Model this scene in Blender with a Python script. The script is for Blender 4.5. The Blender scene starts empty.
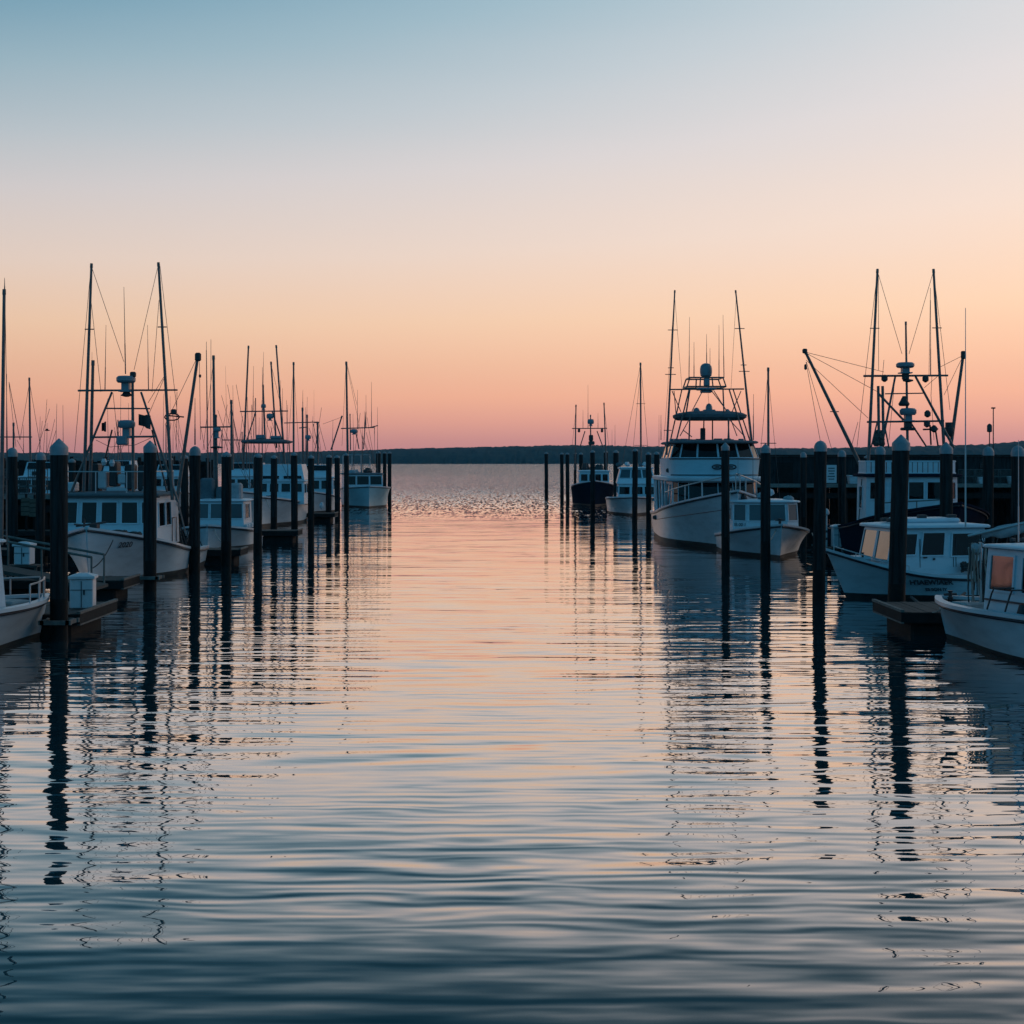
import bpy, math, random
from mathutils import Vector, Matrix

random.seed(11)
R = math.radians
sc = bpy.context.scene
COL = sc.collection
F = 1400.0          # focal length in pixels of the 1024 px wide frame
CAMZ = 3.4
HY = 462.0          # row of the water horizon

# ------------------------------------------------------------------ camera
cam = bpy.data.cameras.new('camera')
cam.sensor_width = 36.0
cam.lens = F / 1024 * 36.0
cam.shift_y = -(512 - HY) / 1024
cam.clip_start = 0.1
cam.clip_end = 20000
camo = bpy.data.objects.new('camera', cam)
COL.objects.link(camo)
camo.location = (0, 0, CAMZ)
camo.rotation_euler = (R(90), 0, 0)
sc.camera = camo

# ------------------------------------------------------------------ view
sc.view_settings.view_transform = 'Standard'
sc.view_settings.look = 'None'
sc.view_settings.exposure = 0.0
sc.view_settings.gamma = 1.0
sc.cycles.use_denoising = True
sc.cycles.max_bounces = 6
sc.cycles.caustics_reflective = False
sc.cycles.caustics_refractive = False


def lin(r, g, b):
    f = lambda c: c / 12.92 if c <= 0.04045 else ((c + 0.055) / 1.055) ** 2.4
    return (f(r / 255), f(g / 255), f(b / 255), 1.0)


# ------------------------------------------------------------------ world: dusk sky
world = bpy.data.worlds.new('World')
sc.world = world
world.use_nodes = True
nt = world.node_tree
nt.nodes.clear()


def N(t, kind, **kw):
    n = t.nodes.new(kind)
    for k, v in kw.items():
        setattr(n, k, v)
    return n


def math_node(t, op, a, b=None, c=None, clamp=False):
    n = t.nodes.new('ShaderNodeMath')
    n.operation = op
    n.use_clamp = clamp
    for i, v in enumerate((a, b, c)):
        if v is None:
            continue
        if isinstance(v, (int, float)):
            n.inputs[i].default_value = v
        else:
            t.links.new(v, n.inputs[i])
    return n.outputs[0]


def ramp(t, fac, stops, interp='LINEAR'):
    n = t.nodes.new('ShaderNodeValToRGB')
    n.color_ramp.interpolation = interp
    el = n.color_ramp.elements
    while len(el) < len(stops):
        el.new(0.5)
    for e, (p, c) in zip(el, stops):
        e.position = p
        e.color = c
    t.links.new(fac, n.inputs[0])
    return n.outputs[0]


tc = N(nt, 'ShaderNodeTexCoord')
sep = N(nt, 'ShaderNodeSeparateXYZ')
nt.links.new(tc.outputs['Generated'], sep.inputs[0])
X, Y, Z = sep.outputs
zc = math_node(nt, 'MAXIMUM', Z, 0.0)
zk = math_node(nt, 'MULTIPLY', zc, 3.2, clamp=True)
az = math_node(nt, 'MULTIPLY_ADD', math_node(nt, 'MULTIPLY', X, zk), -0.72, 1.0)
az = math_node(nt, 'MAXIMUM', az, 0.3)
zz = math_node(nt, 'MULTIPLY', zc, az)
# a faint unevenness of thin haze bands
nz = N(nt, 'ShaderNodeTexNoise')
nz.inputs['Scale'].default_value = 2.0
nz.inputs['Detail'].default_value = 3
mp = N(nt, 'ShaderNodeMapping')
mp.inputs['Scale'].default_value = (1, 1, 9)
nt.links.new(tc.outputs['Generated'], mp.inputs[0])
nt.links.new(mp.outputs[0], nz.inputs[0])
wob = math_node(nt, 'MULTIPLY_ADD', nz.outputs['Fac'], 0.016, -0.008)
zz = math_node(nt, 'ADD', zz, math_node(nt, 'MULTIPLY', wob, math_node(nt, 'MULTIPLY', zc, 6.0, clamp=True)))
front = ramp(nt, zz, [
    (0.000, lin(200, 138, 143)),
    (0.014, lin(214, 149, 144)),
    (0.029, lin(241, 170, 149)),
    (0.046, lin(258, 188, 154)),
    (0.070, lin(261, 203, 166)),
    (0.100, lin(259, 216, 181)),
    (0.150, lin(246, 222, 206)),
    (0.208, lin(224, 217, 216)),
    (0.255, lin(198, 207, 213)),
    (0.313, lin(164, 191, 204)),
    (0.395, lin(110, 162, 187)),
    (0.500, lin(56, 116, 142)),
    (1.000, lin(28, 92, 124)),
])
bright = math_node(nt, 'MULTIPLY_ADD', X, 0.30, 1.0)
bm = N(nt, 'ShaderNodeVectorMath', operation='SCALE')
nt.links.new(front, bm.inputs[0])
nt.links.new(bright, bm.inputs['Scale'])
front = bm.outputs[0]
back = ramp(nt, zc, [
    (0.00, lin(86, 138, 170)),
    (0.10, lin(78, 152, 188)),
    (0.30, lin(66, 152, 196)),
    (0.60, lin(46, 124, 164)),
    (1.00, lin(28, 92, 124)),
])
fb = math_node(nt, 'MULTIPLY_ADD', Y, 0.95, 0.62, clamp=True)
fb = math_node(nt, 'POWER', fb, 1.8)
mx = N(nt, 'ShaderNodeMixRGB')
nt.links.new(fb, mx.inputs[0])
nt.links.new(back, mx.inputs[1])
nt.links.new(front, mx.inputs[2])
bg = N(nt, 'ShaderNodeBackground')
bg.inputs['Strength'].default_value = 1.0
nt.links.new(mx.outputs[0], bg.inputs['Color'])
out = N(nt, 'ShaderNodeOutputWorld')
nt.links.new(bg.outputs[0], out.inputs['Surface'])

# ------------------------------------------------------------------ materials
MATS = {}


def principled(name, color, rough=0.6, spec=0.5, metal=0.0, noise=None, bump=None):
    """noise = (scale xyz, other colour, low, high)"""
    m = bpy.data.materials.new(name)
    m.use_nodes = True
    t = m.node_tree
    b = t.nodes['Principled BSDF']
    b.inputs['Base Color'].default_value = (*color, 1)
    b.inputs['Roughness'].default_value = rough
    b.inputs['Specular IOR Level'].default_value = spec
    b.inputs['Metallic'].default_value = metal
    if noise or bump:
        co = N(t, 'ShaderNodeTexCoord')
    if noise:
        scl, other, lo, hi = noise
        mpn = N(t, 'ShaderNodeMapping')
        mpn.inputs['Scale'].default_value = scl
        t.links.new(co.outputs['Object'], mpn.inputs[0])
        nn = N(t, 'ShaderNodeTexNoise')
        nn.inputs['Scale'].default_value = 1.0
        nn.inputs['Detail'].default_value = 6
        nn.inputs['Roughness'].default_value = 0.62
        t.links.new(mpn.outputs[0], nn.inputs[0])
        o = ramp(t, nn.outputs['Fac'], [(lo, (*color, 1)), (hi, (*other, 1))])
        t.links.new(o, b.inputs['Base Color'])
    if bump:
        scl, strength = bump
        mpb = N(t, 'ShaderNodeMapping')
        mpb.inputs['Scale'].default_value = scl
        t.links.new(co.outputs['Object'], mpb.inputs[0])
        nb = N(t, 'ShaderNodeTexNoise')
        nb.inputs['Scale'].default_value = 1.0
        nb.inputs['Detail'].default_value = 4
        t.links.new(mpb.outputs[0], nb.inputs[0])
        bp = N(t, 'ShaderNodeBump')
        bp.inputs['Strength'].default_value = strength
        bp.inputs['Distance'].default_value = 0.02
        t.links.new(nb.outputs['Fac'], bp.inputs['Height'])
        t.links.new(bp.outputs[0], b.inputs['Normal'])
    MATS[name] = m
    return m


principled('white_paint', (0.49, 0.58, 0.63), 0.35, noise=((1.5, 1.5, 5), (0.36, 0.42, 0.46), 0.45, 0.8))
principled('cabin_paint', (0.53, 0.63, 0.69), 0.4, noise=((2, 2, 6), (0.41, 0.48, 0.53), 0.5, 0.85))
principled('blue_lit_white', (0.40, 0.62, 0.70), 0.4, noise=((2, 2, 6), (0.32, 0.50, 0.57), 0.5, 0.85))  # white flybridge paint with the blue sky light put into its colour
principled('aqua_paint', (0.30, 0.52, 0.58), 0.4, noise=((1.5, 1.5, 4), (0.24, 0.42, 0.47), 0.45, 0.8))
principled('navy_paint', (0.006, 0.015, 0.030), 0.9, spec=0.02, noise=((2, 2, 5), (0.010, 0.020, 0.034), 0.45, 0.8))
principled('bottom_paint', (0.018, 0.02, 0.024), 0.6, noise=((4, 4, 9), (0.035, 0.04, 0.03), 0.4, 0.7))
principled('stripe_paint', (0.02, 0.025, 0.035), 0.45)
principled('deck_paint', (0.36, 0.38, 0.39), 0.7, noise=((6, 6, 6), (0.25, 0.26, 0.26), 0.4, 0.75))
principled('glass', (0.004, 0.006, 0.008), 0.05, 0.3)
principled('tinted_glass', (0.24, 0.23, 0.22), 0.05, 0.5, metal=0.9)
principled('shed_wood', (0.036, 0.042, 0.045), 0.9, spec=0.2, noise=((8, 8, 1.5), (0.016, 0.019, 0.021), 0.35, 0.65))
principled('vinyl', (0.045, 0.07, 0.085), 0.12, 0.5)
principled('spar', (0.12, 0.115, 0.115), 0.45, noise=((3, 3, 9), (0.07, 0.065, 0.065), 0.4, 0.7))
principled('alloy', (0.42, 0.43, 0.44), 0.35, metal=0.3)
principled('wire', (0.06, 0.06, 0.065), 0.5)
principled('rope', (0.30, 0.28, 0.25), 0.9)
principled('dark_rope', (0.05, 0.05, 0.05), 0.9)
principled('dark_gear', (0.03, 0.032, 0.036), 0.6)
principled('canvas', (0.11, 0.14, 0.16), 0.85, noise=((5, 5, 5), (0.07, 0.09, 0.105), 0.4, 0.7))
principled('canvas_pale', (0.34, 0.36, 0.38), 0.9, noise=((7, 7, 7), (0.22, 0.24, 0.26), 0.4, 0.7))
principled('plastic_white', (0.58, 0.60, 0.63), 0.45, noise=((5, 5, 3), (0.46, 0.48, 0.5), 0.5, 0.8))
principled('dome', (0.16, 0.22, 0.26), 0.4)
principled('net', (0.10, 0.10, 0.095), 0.95, noise=((20, 20, 20), (0.03, 0.03, 0.03), 0.4, 0.6))
principled('cap_plastic', (0.23, 0.27, 0.30), 0.5, noise=((6, 6, 6), (0.14, 0.17, 0.19), 0.4, 0.75))
principled('piling_wood', (0.028, 0.035, 0.037), 0.9, spec=0.15, noise=((14, 14, 0.9), (0.009, 0.010, 0.011), 0.35, 0.65), bump=((40, 40, 2.5), 0.8))
principled('wet_wood', (0.008, 0.009, 0.009), 0.7, spec=0.15, noise=((12, 12, 6), (0.016, 0.017, 0.015), 0.5, 0.75))
principled('dock_wood', (0.065, 0.06, 0.055), 0.85, noise=((3, 14, 8), (0.035, 0.033, 0.03), 0.35, 0.65))
principled('dock_trim', (0.17, 0.155, 0.14), 0.8, noise=((6, 6, 6), (0.09, 0.085, 0.08), 0.4, 0.7))
principled('dock_dark', (0.012, 0.012, 0.012), 0.8, spec=0.2, noise=((6, 6, 6), (0.022, 0.021, 0.02), 0.4, 0.7))
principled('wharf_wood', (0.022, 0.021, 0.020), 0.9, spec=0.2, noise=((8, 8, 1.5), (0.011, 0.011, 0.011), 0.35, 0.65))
principled('plank_edge', (0.22, 0.20, 0.185), 0.85, noise=((4, 4, 8), (0.13, 0.12, 0.11), 0.4, 0.7))
principled('brown_board', (0.13, 0.10, 0.075), 0.85, noise=((4, 4, 12), (0.07, 0.055, 0.04), 0.4, 0.7))
principled('trap_wire', (0.09, 0.10, 0.10), 0.8)
principled('red_paint', (0.22, 0.05, 0.04), 0.5)
principled('lamp_body', (0.03, 0.03, 0.035), 0.5)
principled('feather', (0.04, 0.04, 0.045), 0.9)
principled('forest', (0.040, 0.060, 0.055), 0.95, spec=0.1, noise=((0.06, 0.06, 0.12), (0.022, 0.036, 0.036), 0.35, 0.65))
principled('lettering', (0.035, 0.045, 0.055), 0.5)


def M(n):
    return MATS[n]


# water ------------------------------------------------------------
def make_water_material():
    m = bpy.data.materials.new('water')
    m.use_nodes = True
    t = m.node_tree
    t.nodes.clear()
    geo = N(t, 'ShaderNodeNewGeometry')
    sp = N(t, 'ShaderNodeSeparateXYZ')
    t.links.new(geo.outputs['Position'], sp.inputs[0])
    PX, PY, PZ = sp.outputs
    # the breakwater shelters the basin: beyond its mouth the wind ruffles the water
    nm = N(t, 'ShaderNodeTexNoise')
    nm.inputs['Scale'].default_value = 1.0
    nm.inputs['Detail'].default_value = 3
    mpp = N(t, 'ShaderNodeMapping')
    mpp.inputs['Scale'].default_value = (0.05, 0.03, 0.1)
    t.links.new(geo.outputs['Position'], mpp.inputs[0])
    t.links.new(mpp.outputs[0], nm.inputs[0])
    edge = math_node(t, 'MULTIPLY_ADD', nm.outputs['Fac'], 40.0, -20.0)
    yy = math_node(t, 'ADD', PY, edge)
    ruf = math_node(t, 'MULTIPLY_ADD', yy, 1 / 110.0, -78 / 110.0, clamp=True)
    rufg = math_node(t, 'POWER', ruf, 1.25)

    sx = sy = None

    def octave(scale, amp_x, amp_y, seed, rot, detail, gate=None):
        nonlocal sx, sy
        mpo = N(t, 'ShaderNodeMapping')
        mpo.inputs['Location'].default_value = (seed, seed * 1.7, 0)
        mpo.inputs['Rotation'].default_value = (0, 0, R(rot))
        mpo.inputs['Scale'].default_value = (*scale, 1)
        t.links.new(geo.outputs['Position'], mpo.inputs[0])
        no = N(t, 'ShaderNodeTexNoise')
        no.inputs['Scale'].default_value = 1.0
        no.inputs['Detail'].default_value = detail
        no.inputs['Roughness'].default_value = 0.5
        t.links.new(mpo.outputs[0], no.inputs[0])
        s = N(t, 'ShaderNodeSeparateColor')
        t.links.new(no.outputs['Color'], s.inputs[0])
        a = math_node(t, 'MULTIPLY_ADD', s.outputs[0], 2 * amp_x, -amp_x)
        b = math_node(t, 'MULTIPLY_ADD', s.outputs[1], 2 * amp_y, -amp_y)
        if gate is not None:
            a = math_node(t, 'MULTIPLY', a, gate)
            b = math_node(t, 'MULTIPLY', b, gate)
        sx = a if sx is None else math_node(t, 'ADD', sx, a)
        sy = b if sy is None else math_node(t, 'ADD', sy, b)

    # the ripples are strongest near the quay mouth in front and die down deeper in the basin
    near = math_node(t, 'SUBTRACT', 1.0, math_node(t, 'MULTIPLY_ADD', PY, 1 / 32.0, -14 / 32.0, clamp=True))
    calm = math_node(t, 'MULTIPLY_ADD', near, 0.55, 0.45)
    octave((0.20, 1.1), 0.012, 0.024, 3.1, 4, 1.0)                  # slow swell
    octave((0.60, 4.2), 0.030, 0.046, 17.0, -4, 1.0, gate=calm)     # ripples
    octave((1.60, 9.0), 0.025, 0.034, 41.0, 5, 1.0, gate=calm)      # fine ripples

    def train(length, amp, rot, dist, seed):
        """a train of long-crested ripples, stronger in some patches than in others"""
        nonlocal sy
        mpw = N(t, 'ShaderNodeMapping')
        mpw.inputs['Location'].default_value = (seed, seed * .6, 0)
        mpw.inputs['Rotation'].default_value = (0, 0, R(rot))
        mpw.inputs['Scale'].default_value = (0.32, 1.0, 1.0)
        t.links.new(geo.outputs['Position'], mpw.inputs[0])
        wv = N(t, 'ShaderNodeTexWave', wave_type='BANDS', bands_direction='Y', wave_profile='SIN')
        wv.inputs['Scale'].default_value = 0.314 / length
        wv.inputs['Distortion'].default_value = dist
        wv.inputs['Detail'].default_value = 1.0
        wv.inputs['Detail Scale'].default_value = 1.6
        t.links.new(mpw.outputs[0], wv.inputs[0])
        pn = N(t, 'ShaderNodeTexNoise')
        pn.inputs['Scale'].default_value = 0.45
        pn.inputs['Detail'].default_value = 1
        t.links.new(mpw.outputs[0], pn.inputs[0])
        patch = math_node(t, 'MULTIPLY_ADD', pn.outputs['Fac'], 2.6, -0.7, clamp=True)
        a = math_node(t, 'MULTIPLY_ADD', wv.outputs['Fac'], 2 * amp, -amp)
        a = math_node(t, 'MULTIPLY', math_node(t, 'MULTIPLY', a, patch), calm)
        sy = math_node(t, 'ADD', sy, a)

    train(0.66, 0.036, 3, 9.0, 5.0)
    train(0.31, 0.030, -5, 8.0, 23.0)
    train(0.19, 0.024, 4, 7.0, 61.0)
    octave((6.0, 0.5), 0.16, 1.10, 71.0, 2, 2.0, gate=rufg)        # wind-ruffled open water
    octave((12.0, 1.4), 0.12, 0.85, 95.0, -3, 2.0, gate=rufg)
    # ripples run away from the viewer: their long faces lean that way
    sy = math_node(t, 'MULTIPLY_ADD', near, 0.013, sy)
    cmb = N(t, 'ShaderNodeCombineXYZ')
    t.links.new(sx, cmb.inputs[0])
    t.links.new(sy, cmb.inputs[1])
    cmb.inputs[2].default_value = 1.0
    nrm = N(t, 'ShaderNodeVectorMath', operation='NORMALIZE')
    t.links.new(cmb.outputs[0], nrm.inputs[0])
    normal = nrm.outputs[0]

    dot = N(t, 'ShaderNodeVectorMath', operation='DOT_PRODUCT')
    t.links.new(normal, dot.inputs[0])
    t.links.new(geo.outputs['Incoming'], dot.inputs[1])
    c = math_node(t, 'MAXIMUM', dot.outputs['Value'], 0.0)
    g = lambda v: (v, v, v, 1)
    fr = ramp(t, c, [(0.0, g(1.0)), (0.06, g(0.93)), (0.122, g(0.78)), (0.18, g(0.67)), (0.225, g(0.57)), (0.267, g(0.41)), (0.305, g(0.24)), (0.345, g(0.12)), (0.385, g(0.06)), (0.5, g(0.03)), (1.0, g(0.02))])

    gl = N(t, 'ShaderNodeBsdfGlossy')
    rgh = math_node(t, 'MULTIPLY_ADD', ruf, 0.03, 0.012)
    t.links.new(rgh, gl.inputs['Roughness'])
    gl.inputs['Color'].default_value = (0.97, 0.97, 0.97, 1)
    t.links.new(normal, gl.inputs['Normal'])
    df = N(t, 'ShaderNodeBsdfDiffuse')
    df.inputs['Color'].default_value = (0.004, 0.048, 0.062, 1)
    mix = N(t, 'ShaderNodeMixShader')
    t.links.new(fr, mix.inputs[0])
    t.links.new(df.outputs[0], mix.inputs[1])
    t.links.new(gl.outputs[0], mix.inputs[2])
    o = N(t, 'ShaderNodeOutputMaterial')
    t.links.new(mix.outputs[0], o.inputs['Surface'])
    MATS['water'] = m


make_water_material()


# ------------------------------------------------------------------ mesh builder
class MB:
    def __init__(self):
        self.v, self.f, self.m = [], [], []

    def add(self, verts, faces, mat=0):
        o = len(self.v)
        self.v += [tuple(p) for p in verts]
        for fc in faces:
            self.f.append([i + o for i in fc])
            self.m.append(mat)
        return self

    def hexa(self, p, mat=0):
        """8 corners: bottom ring 0-3, top ring 4-7"""
        return self.add(p, [(0, 3, 2, 1), (4, 5, 6, 7), (0, 1, 5, 4), (1, 2, 6, 5), (2, 3, 7, 6), (3, 0, 4, 7)], mat)

    def box(self, c, s, mat=0, rz=0.0, bevel=0.0):
        x, y, z = [k / 2 for k in s]
        cr, sr = math.cos(rz), math.sin(rz)

        def tr(px, py, pz):
            return (c[0] + px * cr - py * sr, c[1] + px * sr + py * cr, c[2] + pz)
        if bevel <= 0:
            return self.hexa([tr(-x, -y, -z), tr(x, -y, -z), tr(x, y, -z), tr(-x, y, -z),
                              tr(-x, -y, z), tr(x, -y, z), tr(x, y, z), tr(-x, y, z)], mat)
        b = bevel
        rings = []
        for zz_, ins in ((-z, b), (-z + b, 0), (z - b, 0), (z, b)):
            xx, yy_ = x - ins, y - ins
            bb = max(b - ins, 0.0) + 1e-4
            rings.append([tr(-xx + bb, -yy_, zz_), tr(xx - bb, -yy_, zz_), tr(xx, -yy_ + bb, zz_), tr(xx, yy_ - bb, zz_),
                          tr(xx - bb, yy_, zz_), tr(-xx + bb, yy_, zz_), tr(-xx, yy_ - bb, zz_), tr(-xx, -yy_ + bb, zz_)])
        return self.loft(rings, mat)

    def loft(self, rings, mat=0, cap=True):
        n = len(rings[0])
        vs = [p for r in rings for p in r]
        fs = []
        for k in range(len(rings) - 1):
            for i in range(n):
                j = (i + 1) % n
                fs.append((k * n + i, k * n + j, (k + 1) * n + j, (k + 1) * n + i))
        if cap:
            fs.append(tuple(reversed(range(n))))
            fs.append(tuple(range((len(rings) - 1) * n, len(rings) * n)))
        return self.add(vs, fs, mat)

    def tube(self, p0, p1, r0, r1=None, n=8, mat=0):
        r1 = r0 if r1 is None else r1
        p0, p1 = Vector(p0), Vector(p1)
        d = p1 - p0
        if d.length < 1e-6:
            return self
        d.normalize()
        a = d.cross(Vector((0, 0, 1)))
        if a.length < 1e-3:
            a = d.cross(Vector((1, 0, 0)))
        a.normalize()
        b = d.cross(a)
        rings = []
        for p, r in ((p0, r0), (p1, r1)):
            rings.append([p + (a * math.cos(2 * math.pi * i / n) + b * math.sin(2 * math.pi * i / n)) * r for i in range(n)])
        return self.loft(rings, mat)

    def path(self, pts, r, n=6, mat=0):
        pts = [Vector(p) for p in pts]
        rings = []
        for i, p in enumerate(pts):
            d = (pts[min(i + 1, len(pts) - 1)] - pts[max(i - 1, 0)])
            if d.length < 1e-6:
                d = Vector((0, 0, 1))
            d.normalize()
            a = d.cross(Vector((0, 0, 1)))
            if a.length < 1e-2:
                a = d.cross(Vector((0, 1, 0)))
            a.normalize()
            b = d.cross(a)
            rings.append([p + (a * math.cos(2 * math.pi * k / n) + b * math.sin(2 * math.pi * k / n)) * r for k in range(n)])
        return self.loft(rings, mat)

    def lathe(self, c, prof, n=16, mat=0, sx=1.0, sy=1.0):
        rings = []
        for r, z in prof:
            r = max(r, 0.002)
            rings.append([(c[0] + sx * r * math.cos(2 * math.pi * i / n), c[1] + sy * r * math.sin(2 * math.pi * i / n), c[2] + z) for i in range(n)])
        return self.loft(rings, mat)

    def slab(self, q, t, mat=0):
        """quad q (4 points, outward ccw) given thickness t along its normal, from 0 to t"""
        q = [Vector(p) for p in q]
        nrm = (q[1] - q[0]).cross(q[3] - q[0]).normalized()
        return self.hexa([*q, *[p + nrm * t for p in q]], mat)

    def build(self, name, mats, parent=None, loc=None, smooth=True, angle=35):
        me = bpy.data.meshes.new(name)
        me.from_pydata(self.v, [], self.f)
        if isinstance(mats, str):
            mats = [mats]
        for k in mats:
            me.materials.append(M(k))
        me.polygons.foreach_set('material_index', self.m)
        if smooth:
            me.polygons.foreach_set('use_smooth', [True] * len(self.f))
            me.set_sharp_from_angle(angle=R(angle))
        me.update()
        o = bpy.data.objects.new(name, me)
        COL.objects.link(o)
        if parent is not None:
            o.parent = parent
        if loc is not None:
            o.location = loc
        return o


def tag(o, label, cat, group=None, kind=None):
    o['label'] = label
    o['category'] = cat
    if group:
        o['group'] = group
    if kind:
        o['kind'] = kind
    return o


def empty(name, loc, rz=0.0):
    o = bpy.data.objects.new(name, None)
    o.empty_display_size = 0.3
    COL.objects.link(o)
    o.location = loc
    o.rotation_euler = (0, 0, rz)
    return o


def at(px, py, D):
    """the point seen at pixel (px, py) at depth D metres"""
    return Vector(((px - 512) * D / F, D, CAMZ - (py - HY) * D / F))


def ax(px, D):
    return (px - 512) * D / F


def az_(py, D):
    return CAMZ - (py - HY) * D / F


# ------------------------------------------------------------------ setting: water, far shore
w = MB()
S = 9000
w.add([(-S, -60, 0), (S, -60, 0), (S, S, 0), (-S, S, 0)], [(0, 1, 2, 3)])
wo = w.build('water', 'water', smooth=False)
wo['kind'] = 'structure'


def hills():
    rnd = random.Random(5)
    nx, ny = 900, 14
    x0, x1, y0 = -1500.0, 1500.0, 2500.0
    # the outline of the wooded ridge
    ctrl = [(-1500, 20), (-900, 20.5), (-520, 20.5), (-300, 24.5), (-215, 28), (-150, 29.5), (-60, 31.5), (20, 33), (90, 35), (160, 35),
            (260, 32.5), (400, 30.5), (560, 29.0), (640, 30), (760, 33), (900, 36), (1020, 44), (1500, 50)]

    def ridge(x):
        for (a, ha), (b, hb) in zip(ctrl, ctrl[1:]):
            if a <= x <= b:
                q = (x - a) / (b - a)
                q = q * q * (3 - 2 * q)
                return ha + (hb - ha) * q
        return ctrl[-1][1]
    mb = MB()
    vs = []
    ph = [rnd.uniform(0, 6.3) for _ in range(8)]
    for j in range(ny):
        v = j / (ny - 1)
        for i in range(nx):
            x = x0 + (x1 - x0) * i / (nx - 1)
            h = ridge(x)
            prof = math.sin(min(v * 1.35, 1.0) * math.pi / 2) ** 0.8
            z = h * prof
            crown = rnd.uniform(-1.0, 1.2) + 0.8 * math.sin(x * 0.11 + ph[0] + j) + 0.5 * math.sin(x * 0.31 + ph[1] - 2 * j)
            z += crown * (0.35 + 0.65 * v) * 1.1
            if j == 0:
                z = -2.0
            vs.append((x + rnd.uniform(-1, 1), y0 + v * 260 + rnd.uniform(-8, 8), z))
    fs = []
    for j in range(ny - 1):
        for i in range(nx - 1):
            a = j * nx + i
            fs.append((a, a + 1, a + nx + 1, a + nx))
    mb.add(vs, fs)
    o = mb.build('hills', 'forest', smooth=True, angle=60)
    o['kind'] = 'structure'


hills()


# ------------------------------------------------------------------ pilings
def piling(px, top, D, r, label, group, style='cone', lean=(0, 0), cap_s=1.0):
    rl = random.Random(int(px * 13 + 5))
    if lean == (0, 0) and D > 30:
        lean = (rl.uniform(-0.009, 0.009), rl.uniform(-0.01, 0.01))
    zt = az_(top, D)
    x = ax(px, D) - lean[0] * zt * 0.8
    capm = {'cone': 0.27, 'dome': 0.24, 'flat': 0.15}[style] * (r / 0.165) * cap_s
    zb = zt - capm
    mb = MB()
    rnd = random.Random(int(px * 7 + D))
    n = 18
    rings = []
    offs = [rnd.uniform(-0.035, 0.035) for _ in range(n)]
    for z in (-1.2, 0.0, 0.25, 0.8, 1.6, 2.4, zb - 0.2, zb):
        k = 1.0 + rnd.uniform(-0.02, 0.02) + 0.03 * (1 - z / max(zb, 1))
        rings.append([(lean[0] * z + r * k * (1 + offs[i]) * math.cos(2 * math.pi * i / n),
                       lean[1] * z + r * k * (1 + offs[i]) * math.sin(2 * math.pi * i / n), z) for i in range(n)])
    mb.loft(rings[:4], 1, cap=False)
    mb.loft(rings[3:], 0, cap=True)
    # mesh with wet foot below the tide mark
    o = mb.build('piling', ['piling_wood', 'wet_wood'], None, (x, D, 0))
    tag(o, label, 'piling', group)
    c = MB()
    lx, ly = lean[0] * zb, lean[1] * zb
    R_ = r * 1.06
    if style == 'cone':
        prof = [(r * 0.98, -0.05), (R_, -0.05), (R_, 0.10 * capm / 0.3), (R_ * 0.97, 0.12 * capm / 0.3), (R_ * 0.5, capm * 0.72), (0.012, capm)]
    elif style == 'dome':
        prof = [(r * 0.98, -0.05), (R_, -0.05), (R_, 0.06), (R_ * 0.95, capm * 0.42), (R_ * 0.78, capm * 0.68), (R_ * 0.45, capm * 0.9), (0.012, capm)]
    else:
        prof = [(r * 0.9, -0.03), (r * 1.02, -0.03), (r * 1.02, capm * 0.25), (r * 0.7, capm * 0.6), (0.012, capm)]
    c.lathe((lx, ly, zb), prof, 20)
    c.build('cap', 'cap_plastic', o)
    return o


GL = 'timber pilings along the left berths'
GR = 'timber pilings along the right berths'
# left row, front to back
piling(59, 438.5, 26.7, 0.163, 'thick timber piling with white cone cap beside the white dock box on the left dock', GL, 'cone')
piling(150, 440.5, 36.9, 0.165, 'white-capped timber piling standing right before the cabin of the boat marked 2020', GL, 'cone', (0.002, 0))
piling(195, 446, 43.0, 0.166, 'dome-capped timber piling at the stern corner of the boat marked 2020', GL, 'dome')
piling(226.5, 451.5, 46.0, 0.160, 'timber piling standing in front of the windshield of the small white boat on the left', GL, 'flat')
piling(258, 453, 51.5, 0.150, 'timber piling between the small low-cabin boat and the dark-canopied boat on the left', GL, 'flat')
piling(274, 455, 66.0, 0.150, 'slim timber piling before the left part of the dark-canopied boat cabin', GL, 'flat')
piling(294, 452, 62.5, 0.145, 'timber piling before the right side of the dark-canopied boat, tall mast above it', GL, 'flat')
piling(311, 455, 63.0, 0.138, 'lone dark piling just past the stern of the dark-canopied boat', GL, 'flat')
piling(329, 454.5, 83.0, 0.165, 'piling at the tip of the far left finger dock', GL, 'flat')
piling(337.2, 455, 90.0, 0.175, 'piling close behind the one at the tip of the far left finger dock', GL, 'flat')
piling(346.3, 453, 94.0, 0.165, 'piling in front of the aqua-bowed boat at the left row end', GL, 'flat')
piling(378.3, 451, 126.0, 0.215, 'leftmost of three pilings beyond the bow of the aqua boat', GL, 'flat')
piling(384.6, 451.5, 128.0, 0.165, 'middle of three pilings beyond the bow of the aqua boat', GL, 'flat')
piling(389.6, 451.5, 122.0, 0.165, 'outermost piling of the left row, at the open water', GL, 'flat')
# left, further in
piling(12.5, 447.5, 41.0, 0.150, 'capped piling at the far left edge, behind the nearest white bow', GL, 'dome')
piling(40.5, 452, 47.0, 0.150, 'capped piling behind the thick cone-capped one', GL, 'dome')
piling(72, 458.5, 58.0, 0.145, 'short piling peeking out right behind the thick cone-capped piling', GL, 'flat')
piling(184.5, 454.5, 57.0, 0.150, 'piling half hidden left of the dome-capped one on the left', GL, 'flat')
piling(170, 457, 66.0, 0.13, 'slim piling seen between the boom and the boat marked 2020 cabin', GL, 'flat')
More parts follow.
